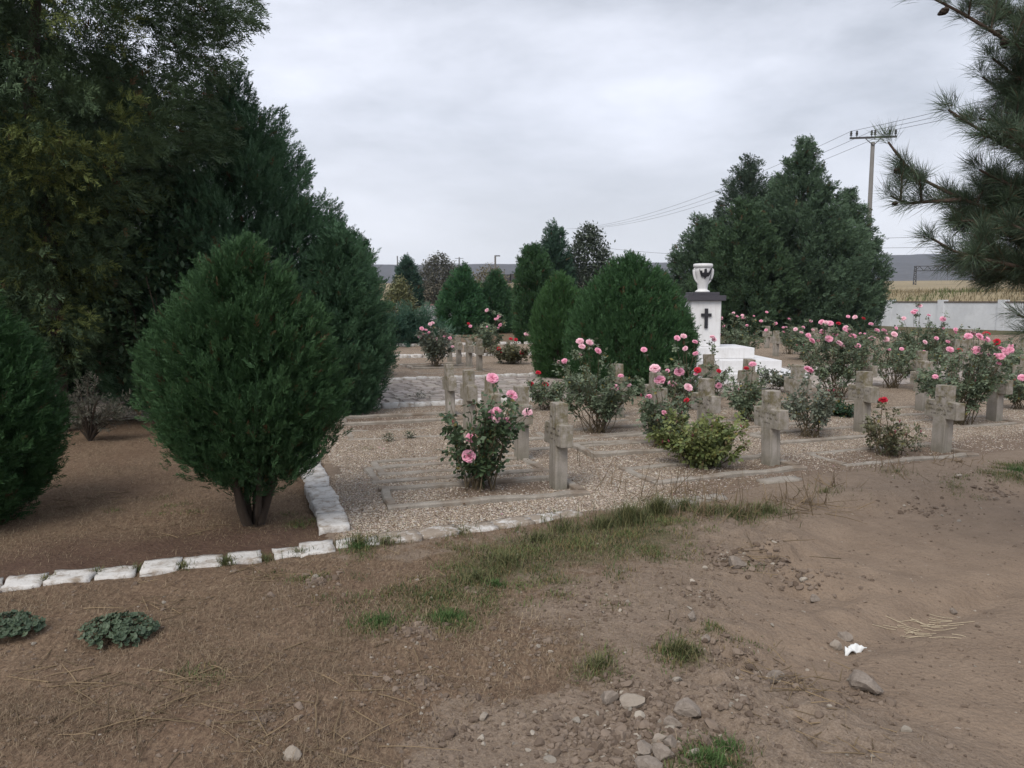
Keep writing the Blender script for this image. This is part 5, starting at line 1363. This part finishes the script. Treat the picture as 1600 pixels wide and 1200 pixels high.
def dry_weeds():
    paths = []; 
    def stalk(x, y, L, el, az, z0=None):
        q = np.linspace(0, 1, 5)[:, None]; d = np.array([math.cos(az) * math.cos(el), math.sin(az) * math.cos(el), math.sin(el)])
        z = float(gz_at(x, y)[0]) if z0 is None else z0
        P = np.array([x, y, max(z, -.02)]) + d * L * q; P[:, 2] -= .12 * L * q[:, 0] ** 2 * math.cos(el); P[1:] += rng.normal(0, .01 * L, (4, 3)); P[:, 2] = np.maximum(P[:, 2], max(z, -.02) + .003)
        paths.append(P)
    for (px, py, r_, n, L) in [(955, 770, .25, 10, .42), (1000, 790, .3, 16, .30), (1120, 785, .45, 26, .30), (1060, 780, .3, 18, .36), (1105, 805, .22, 40, .16), (1300, 760, .3, 26, .16), (1400, 735, .4, 30, .14), (1500, 722, .4, 30, .14), (1215, 790, .4, 30, .22), (1265, 790, .3, 26, .30), (1165, 808, .3, 20, .2), (925, 730, .25, 5, .32)]:
        c = Gt(px, py)
        for _ in range(n):
            x, y = scatter(c[0], c[1], r_, 1); stalk(float(x[0]), float(y[0]), L * rng.uniform(.4, 1.2), rng.uniform(.2, 1.5), rng.uniform(0, 6.28))
    for (px, py, r_, n, L) in [(1275, 800, .25, 14, .4), (1180, 860, .5, 14, .3), (1250, 1075, .3, 40, .14), (1170, 1050, .3, 20, .12), (1060, 1000, .15, 20, .12), (330, 1060, .35, 40, .24), (230, 1120, .4, 40, .25), (120, 1080, .4, 30, .2), (420, 1150, .4, 40, .16), (250, 950, .5, 24, .2), (560, 1060, .4, 24, .2), (420, 900, .5, 26, .16), (150, 780, .6, 20, .25), (300, 830, .5, 18, .2), (560, 1160, .5, 12, .3), (1300, 1150, .3, 16, .14), (1150, 880, .3, 10, .2), (700, 900, .5, 20, .18)]:
        c = Gt(px, py)
        for _ in range(n):
            x, y = scatter(c[0], c[1], r_, 1); stalk(float(x[0]), float(y[0]), L * rng.uniform(.4, 1.2), rng.uniform(0, .25), rng.uniform(0, 6.28))
    P = np.array(paths); n = len(P)
    V, f = tubes(P, np.linspace(.0024, .0012, 5)[None] * rng.uniform(.7, 1.5, (n, 1)), 4)
    C = np.repeat(np.array([.19, .14, .085]) * rng.uniform(.5, 1.6, (n, 1)), 20, 0)
    tag(mobj('dry_weeds', V, f, M['grass'], col=C), 'thin dry weed stalks and twigs along the buried kerb and track', 'weeds', kind='stuff')
dry_weeds()
# pale straw fan on the track
P = []
for i in range(26):
    c = Gt(rng.normal(1425, 30), rng.normal(983, 10)); az = rng.normal(-.35, .35); L = rng.uniform(.06, .16)
    z = float(gz_at(c[0], c[1])[0]) + .006
    q = np.linspace(-.5, .5, 4)[:, None]; pp = np.array([c[0], c[1], z]) + np.array([math.cos(az), math.sin(az), 0]) * L * q
    pp[:, 2] = gz_at(pp[:, 0], pp[:, 1]) + .005; P.append(pp)
V, f = tubes(np.array(P), np.full((26, 4), .0016), 4)
tag(mobj('straw', V, f, M['grass'], col=np.tile([.55, .47, .34], (len(V), 1))), 'scattering of pale straw stalks lying on the bare track', 'straw', kind='stuff')

def pebbles():
    n = 90000
    # rejection sampling biased toward the camera, inside the gravel plot
    y = 4.9 * np.exp(rng.uniform(0, math.log(11.5 / 4.9), n * 2)); x = rng.uniform(-.42, .72, n * 2) * y
    tt = x * Vv[0] + y * Vv[1]
    ok = (y > fr2(x) + .03) & (x > np.interp(y, [4.9, 7.3, 11], [-1.10, -1.72, -3.0])) & (tt < PN - .1)
    sm = soilmask(x, y)[..., 0]
    ok &= rng.random(n * 2) < np.clip(1.25 - 1.1 * np.clip(sm + .5 * fbm(x * 4, y * 4, 19, 3), 0, 1), .1, 1)
    x, y = x[ok][:n], y[ok][:n]; n = len(x)
    z_ = .012 * fbm(x * 2.2, y * 2.2, 5, 4)
    octa = np.array([[1, 0, 0], [0, 1, 0], [-1, 0, 0], [0, -1, 0], [0, 0, 1], [0, 0, -1]], float)
    ang = rng.uniform(0, 6.283, n); s_ = rng.lognormal(math.log(.0058), .32, n)
    V = octa[None] * (s_[:, None] * np.array([1, .75, .55])[None] * rng.uniform(.7, 1.3, (n, 3)))[:, None, :]
    V = V + rng.normal(0, .14, V.shape) * s_[:, None, None]
    c, sn = np.cos(ang)[:, None], np.sin(ang)[:, None]
    W = np.stack([V[..., 0] * c - V[..., 1] * sn, V[..., 0] * sn + V[..., 1] * c, V[..., 2]], -1)
    W += np.stack([x, y, z_ + s_ * .25], -1)[:, None]
    tri = np.array([[0, 1, 4], [1, 2, 4], [2, 3, 4], [3, 0, 4], [1, 0, 5], [2, 1, 5], [3, 2, 5], [0, 3, 5]])
    f = (np.arange(n)[:, None, None] * 6 + tri).reshape(-1, 3)
    pal = np.array([[.50, .41, .31], [.42, .335, .25], [.31, .24, .17], [.52, .465, .38], [.43, .39, .34], [.38, .28, .195], [.54, .445, .335], [.24, .185, .14]])
    C = pal[rng.integers(0, len(pal), n)] * rng.uniform(.75, 1.15, (n, 1))
    tag(mobj('gravel', W.reshape(-1, 3), f, M['pebble'], col=np.repeat(C, 6, 0)), 'loose beige and brown gravel between the graves', 'gravel', kind='stuff')
pebbles()

def leaf_litter():
    n = 2600
    y = 5.2 * np.exp(rng.uniform(0, math.log(13 / 5.2), n)); x = rng.uniform(-.3, .75, n) * y
    ok = (y > fr2(x) + .1) & (x > np.interp(y, [4.9, 7.3, 11], [-1.0, -1.6, -2.9])) & (x * Vv[0] + y * Vv[1] < PN - .2) & (rng.random(n) < .35 + .9 * fbm(x * 1.4, y * 1.4, 41, 3))
    x, y = x[ok], y[ok]; n = len(x)
    P = np.stack([x, y, .014 + rng.uniform(0, .008, n)], -1); a = rng.uniform(0, 6.283, n)
    D = norm(np.stack([np.cos(a), np.sin(a), rng.normal(0, .25, n)], -1)); S = norm(np.cross(D, rng.normal(0, .3, (n, 3)) + [0, 0, 1.]))
    L = rng.uniform(.018, .042, n); V, f = kites(P, D, S, L, L * .6)
    C = np.array([[.13, .085, .05], [.21, .15, .085], [.09, .06, .04], [.55, .28, .33]])[rng.choice(4, n, p=[.4, .3, .25, .05])] * rng.uniform(.7, 1.3, (n, 1))
    tag(mobj('fallen_leaves', V, f, M['leaf'], col=np.repeat(C, 4, 0)), 'fallen brown leaves and a few petals on the gravel', 'leaves', kind='stuff')
leaf_litter()

def ico_variants(k=8):
    out = []
    for i in range(k):
        bm = bmesh.new(); bmesh.ops.create_icosphere(bm, subdivisions=2, radius=1)
        r = np.random.default_rng(700 + i); nrm = norm(r.normal(size=(11, 3))); off = r.uniform(.42, .8, 11)
        for v in bm.verts:
            p_ = np.array(v.co)
            for a_, o_ in zip(nrm, off):
                d = p_ @ a_ - o_
                if d > 0: p_ = p_ - a_ * d * .98
            v.co = Vector(p_ * (1 + r.normal(0, .03)))
        bm.verts.index_update()
        out.append((np.array([v.co[:] for v in bm.verts]), np.array([[v.index for v in f_.verts] for f_ in bm.faces]))); bm.free()
    return out
ICO = ico_variants()
def clods():
    parts = []; cols = []
    def put(x, y, s_, col):
        V, f = ICO[rng.integers(0, 8)]
        a = rng.uniform(0, 6.283); c, sn = math.cos(a), math.sin(a)
        q = V * (1.2 * s_ * np.array([1, rng.uniform(.65, 1), rng.uniform(.5, .85)]))
        q = np.stack([q[:, 0] * c - q[:, 1] * sn, q[:, 0] * sn + q[:, 1] * c, q[:, 2]], -1)
        parts.append((q + np.array([x, y, float(gz_at(x, y)[0]) + s_ * .22]), f)); cols.append(np.tile(col, (len(V), 1)))
    def colr():
        k = rng.random()
        return (np.array([.115, .086, .066]) * (1 - k) + np.array([.215, .17, .135]) * k) if rng.random() < .95 else np.array([.33, .295, .25]) * rng.uniform(.7, 1.1)
    for (px, py, r_, n, s0) in [(1000, 1090, .28, 480, .010), (1060, 1150, .25, 480, .010), (960, 1150, .25, 380, .010), (1200, 1060, .22, 150, .011), (1150, 1090, .3, 200, .009), (650, 985, .18, 150, .010), (840, 1000, .4, 220, .007), (660, 1070, .4, 240, .008), (730, 1140, .4, 200, .007), (1200, 880, .35, 150, .014), (1120, 870, .3, 130, .012), (1250, 900, .4, 90, .011), (940, 960, .4, 200, .008), (900, 930, .3, 120, .008), (1350, 1090, .35, 90, .009), (880, 1150, .3, 200, .008), (420, 1120, .3, 120, .007), (1100, 930, .3, 140, .009), (1560, 770, .6, 110, .014), (1450, 800, .6, 80, .012), (1130, 1010, .25, 150, .009), (490, 910, .2, 70, .012)]:
        c = Gt(px, py); xx, yy = scatter(c[0], c[1], r_, n)
        for x, y in zip(xx, yy): put(float(x), float(y), min(s0 * rng.lognormal(0, .45), .028), colr())
    n = 5200; yy = 2.3 * np.exp(rng.uniform(0, math.log(7.5 / 2.3), n)); xx = rng.uniform(-.72, .72, n) * yy
    for x, y in zip(xx, yy):
        if y < front_y(x) - .1: put(float(x), float(y), .0052 * rng.lognormal(0, .4), colr())
    V, f = join(parts); tag(mobj('rubble', V, f, M['clod'], col=np.concatenate(cols), smooth=False), 'crumbled earth clods and small stones along the track', 'rubble', kind='stuff')
clods()

# single rocks
ROCKS = [(1075, 1118, 40, 'rock', 'largest brown rock of the heap, blocky and round edged'), (950, 1098, 30, 'rock', 'upright brown rock at the edge of the heap by a grass tuft'), (990, 1103, 36, 'pale_rock', 'flat wedge shaped pale rock between the upright and the largest rock'),
         (1030, 1160, 22, 'pale_rock', 'palest small rock at the front of the heap'), (1049, 1165, 26, 'rock', 'rounded brown rock touching the palest small one'), (1008, 1178, 32, 'rock', 'brown rock beside the palest one on the side of the dry grass'),
         (1036, 1186, 34, 'rock', 'low brown rock in front of the palest small rock'), (1010, 1205, 40, 'rock', 'wide rock cut by the bottom of the photo'), (1352, 1078, 48, 'rock', 'broad flat topped rock alone on the track below the litter'), (1210, 1064, 27, 'rock', 'rounded stone in the dry straw between heap and broad rock'),
         (1152, 886, 28, 'rock', 'round stone at the end of the green grass by the earth bank'), (1081, 967, 20, 'rock', 'brown stone lying alone above the small grass tuft'), (458, 1184, 28, 'pale_rock', 'pale angular stone on the bare soil at the bottom edge'), (756, 1122, 15, 'pale_rock', 'small white stone on the bare soil'),
         (1051, 1136, 26, 'rock', 'brown stone directly below the largest rock'), (1322, 999, 20, 'rock', 'small brown stone just above the white litter'), (1388, 1001, 0, '', ''), (1272, 940, 18, 'rock', 'flat brown stone alone on the smooth track'), (1490, 958, 13, 'rock', 'small dark stone near the pale straw'), (1103, 1000, 14, 'rock', 'dark clod beside the tuft of dry grass'), (1305, 1012, 18, 'pale_rock', 'half sunk pale stone beside the white litter')]
for i, (px, py, w, m_, lab) in enumerate(ROCKS):
    if not w: continue
    p = Gt(px, py); zc = p[1] * cp + CZ * sp; W = w * zc / F
    V, f = ICO[i % 8]
    bm = bmesh.new(); vs = [bm.verts.new(v * np.array([W * .68, W * .52, W * .50])) for v in V]
    for ff in f: bm.faces.new([vs[k] for k in ff])
    bmesh.ops.subdivide_edges(bm, edges=bm.edges[:], cuts=1)
    for v in bm.verts: v.co += Vector(rng.normal(0, W * .006, 3))
    o = bm_obj('rock', bm, M[m_]); o.location = (p[0], p[1], p[2] + W * .24); o.rotation_euler = (rng.normal(0, .2), rng.normal(0, .2), rng.uniform(0, 6.28))
    tag(o, lab, 'rock', 'rocks on the dirt')

# crumpled litter
p = Gt(1333, 1019); z = float(p[2])
gx, gy = np.meshgrid(np.linspace(-1, 1, 22), np.linspace(-1, 1, 10))
zz = .020 + .017 * fbm(gx * 2.5 + 3, gy * 2.5, 99, 3) + .014 * np.sin(gx * 5 + gy * 3) - .014 * gy ** 2
V = np.stack([gx * .052 * (1 - .25 * gy), gy * .024 + .012 * np.sin(gx * 2.2), zz], -1).reshape(-1, 3)
i = np.arange(220).reshape(10, 22); f = np.stack([i[:-1, :-1], i[:-1, 1:], i[1:, 1:], i[1:, :-1]], -1).reshape(-1, 4)
V[:, 2] += gz_at(p[0] + V[:, 0], p[1] + V[:, 1]) - z + .004
o = mobj('litter', V, f, M['litter'], smooth=True); o.location = (p[0], p[1], z); o.rotation_euler = (0, 0, .15)
sm_ = o.modifiers.new('thick', 'SOLIDIFY'); sm_.thickness = .003
tag(o, 'crumpled white plastic wrapper lying on the dirt track', 'litter')

# mallow plants
def mallow(px, py, rad, n, label, seed):
    r = np.random.default_rng(seed); b = Gt(px, py)
    root = empty('mallow_plant', b, label, 'weed', 'mallow plants in the dry grass')
    a = r.uniform(0, 6.283, n); q = np.sqrt(r.random(n)) * rad
    c = np.stack([np.cos(a) * q * 1.15, np.sin(a) * q * .95, .035 + .05 * (1 - (q / rad) ** 2) + r.uniform(-.02, .025, n)], -1)
    Ps = np.stack([c * np.array([.1, .1, 0]), c * np.array([.6, .6, .9]), c], 1)
    V, f = tubes(Ps, np.full((n, 3), .0014), 4); mobj('branchwork', V, f, M['cane'], root)
    k = 11; th = np.linspace(0, 2 * np.pi, k, endpoint=False)
    rr = 1 + .28 * np.cos(th * 5); rr[0] = .35
    s_ = r.uniform(.010, .021, n)
    nrm = norm(np.stack([np.cos(a) * .5, np.sin(a) * .5 - .25, 1 + 0 * a], -1) + r.normal(0, .3, (n, 3)))
    S = norm(np.cross(nrm, np.tile([0, 1., 0], (n, 1)) + r.normal(0, .5, (n, 3)))); B = np.cross(nrm, S)
    ring = c[:, None] + (S[:, None] * (np.cos(th) * rr)[None, :, None] + B[:, None] * (np.sin(th) * rr)[None, :, None]) * s_[:, None, None] + nrm[:, None] * (.28 * s_[:, None, None] * np.cos(th * 5)[None, :, None])
    V = np.concatenate([c[:, None] - nrm[:, None] * .18 * s_[:, None, None], ring], 1)
    i = np.arange(n)[:, None, None] * (k + 1); j = np.arange(k); tri = np.stack([0 * j, 1 + j, 1 + (j + 1) % k], -1)
    C = np.array([.040, .066, .038]) + r.random((n, 1)) * np.array([.055, .066, .042])
    mobj('foliage', V.reshape(-1, 3), (i + tri).reshape(-1, 3), M['leaf'], root, col=np.repeat(C, k + 1, 0))
mallow(186, 996, .155, 330, 'round leaved grey green mallow plant in the dry grass', 5)
mallow(18, 992, .12, 170, 'smaller mallow plant cut by the photo edge', 6)

# small weeds in the plot
for i, (px, py, s_, lab) in enumerate([(607, 690, .10, 'tiny grey green weed on the gravel by the chipped border corner'), (640, 685, .09, 'thin weed sprig on the gravel behind the lone rose'), (658, 625, .16, 'small leafy weed at the near kerb of the path'), (1430, 705, .14, 'low green weed at the foot of the dark topped cross')]):
    leafy('weed', G(px, py), s_, s_ * .6, 40, .022, lab, 'weeds on the gravel', ((.03, .055, .028), (.09, .11, .06)), 200 + i, 'weed', .01, 3, .003)

# dry reeds on the bank beyond the wall
def reeds():
    n = 15000
    s_ = rng.uniform(-20, 36, n); w = rng.uniform(1.5, 20, n)
    x = 24.5 + .335 * s_ + .942 * w; y = 50 - .942 * s_ + .335 * w
    P = np.stack([x, y, gz_at(x, y)], -1)
    k = rng.random(n)[:, None]; C = np.array([.14, .115, .06]) * (1 - k) + np.array([.34, .28, .18]) * k
    g = vnoise(x * .25, y * .25, 7) > .62; C[g] = np.array([.10, .12, .045]) * (.6 + rng.random((g.sum(), 1)) * .7)
    V, f, c = blades(P, rng.uniform(.2, .6, n), rng.uniform(.025, .055, n), .6, C, 93)
    tag(mobj('reeds', V, f, M['grass'], col=c), 'dry yellow reeds and maize on the bank beyond the plastered wall', 'reeds', kind='stuff')
reeds()
# distant lawn tufts and scrub line at the foot of the hills
def scrub():
    n = 420; a = rng.uniform(-.75, .22, n); d = rng.uniform(140, 520, n)
    x, y = np.sin(a) * d, np.cos(a) * d; z_ = gz_at(x, y)
    k = 70; P = np.repeat(np.stack([x, y, z_], -1), k, 0) + rng.normal(0, 1, (n * k, 3)) * np.repeat(rng.uniform(.6, 2.2, n), k)[:, None] * np.array([1, 1, .5]) + [0, 0, .8]
    D = norm(rng.normal(size=(n * k, 3))); S = perp(D); L = rng.uniform(.2, .55, n * k)
    V, f = kites(P, D, S, L, L * .6); hue = np.repeat(rng.random(n), k)[:, None]
    C = np.array([.05, .06, .035]) * (1 - hue) + np.array([.15, .12, .07]) * hue
    tag(mobj('undergrowth', V, f, M['grass'], col=np.repeat(C, 4, 0)), 'scattered scrub dotting the fields below the hills', 'scrub', kind='stuff')
scrub()

# ------------------------------------------------------------------ haze, sky, sun, camera
bm = bmesh.new(); bm_box(bm, (-4200, -300, -3), (4200, 4000, 125))
t = NT('haze_air'); t.n.remove(t.b)
pv = t.add('ShaderNodeVolumePrincipled'); pv.inputs['Density'].default_value = .00016; pv.inputs['Color'].default_value = (.72, .84, 1.0, 1); pv.inputs['Anisotropy'].default_value = .1
t.link(pv.outputs[0], t.n['Material Output'].inputs['Volume'])
o = bm_obj('haze', bm, t.m); tag(o, 'thin haze in the air over the fields', 'haze', kind='stuff')

SUN_EL, SUN_AZ = R(48), R(206)
w = bpy.data.worlds.new('World'); SC.world = w; w.use_nodes = True
n = w.node_tree.nodes; l = w.node_tree.links; n.clear()
out = n.new('ShaderNodeOutputWorld'); bg = n.new('ShaderNodeBackground'); bg.inputs['Strength'].default_value = .1
sky = n.new('ShaderNodeTexSky'); sky.sky_type = 'NISHITA'; sky.sun_disc = False; sky.sun_elevation = SUN_EL; sky.sun_rotation = SUN_AZ
tc = n.new('ShaderNodeTexCoord')
mp = n.new('ShaderNodeMapping'); mp.inputs['Rotation'].default_value = (0, .35, .5); mp.inputs['Scale'].default_value = (.8, 1.1, 2.3); mp.inputs['Location'].default_value = (.35, .2, .1)
l.new(tc.outputs['Generated'], mp.inputs['Vector'])
n1 = n.new('ShaderNodeTexNoise'); n1.inputs['Scale'].default_value = 2.2; n1.inputs['Detail'].default_value = 9; n1.inputs['Roughness'].default_value = .57; n1.inputs['Distortion'].default_value = .15
l.new(mp.outputs[0], n1.inputs['Vector'])
cr = n.new('ShaderNodeValToRGB'); e = cr.color_ramp.elements
e[0].position = .37; e[0].color = (3.2, 3.38, 3.8, 1); e[1].position = .63; e[1].color = (5.45, 5.62, 6.25, 1)
l.new(n1.outputs['Fac'], cr.inputs['Fac'])
# brighter, slightly warm band low over the horizon
sx = n.new('ShaderNodeSeparateXYZ'); l.new(tc.outputs['Generated'], sx.inputs[0])
hr = n.new('ShaderNodeValToRGB'); e = hr.color_ramp.elements; e[0].position = .02; e[0].color = (1, 1, 1, 1); e[1].position = .22; e[1].color = (0, 0, 0, 1)
l.new(sx.outputs[2], hr.inputs['Fac'])
hm = n.new('ShaderNodeMath'); hm.operation = 'MULTIPLY'; hm.inputs[1].default_value = .75; l.new(hr.outputs[0], hm.inputs[0])
mx = n.new('ShaderNodeMix'); mx.data_type = 'RGBA'; l.new(hm.outputs[0], mx.inputs[0]); l.new(cr.outputs[0], mx.inputs[6]); mx.inputs[7].default_value = (4.95, 4.9, 5.2, 1)
m2 = n.new('ShaderNodeMix'); m2.data_type = 'RGBA'; m2.inputs[0].default_value = .93; l.new(sky.outputs[0], m2.inputs[6]); l.new(mx.outputs[2], m2.inputs[7])
l.new(m2.outputs[2], bg.inputs['Color']); l.new(bg.outputs[0], out.inputs['Surface'])

sun = bpy.data.lights.new('sun', 'SUN'); sun.energy = 1.5; sun.angle = R(35); sun.color = (1, .94, .86)
so = bpy.data.objects.new('sun', sun); COL.objects.link(so)
so.rotation_euler = (R(90) - SUN_EL, 0, math.pi - SUN_AZ)

cam = bpy.data.cameras.new('camera'); cam.sensor_width = 36; cam.lens = F / 1600 * 36; cam.clip_end = 12000; cam.clip_start = .05
co = bpy.data.objects.new('camera', cam); COL.objects.link(co); co.location = (0, 0, CZ); co.rotation_euler = (R(90) - PITCH, 0, 0)
SC.camera = co
SC.view_settings.view_transform = 'Standard'; SC.view_settings.look = 'None'; SC.view_settings.exposure = .84; SC.view_settings.gamma = 1
SC.cycles.max_bounces = 8; SC.cycles.diffuse_bounces = 4; SC.cycles.transmission_bounces = 4; SC.cycles.volume_bounces = 1
SC.cycles.use_denoising = True; SC.cycles.denoiser = 'OPENIMAGEDENOISE'; SC.cycles.denoising_input_passes = 'RGB_ALBEDO_NORMAL'
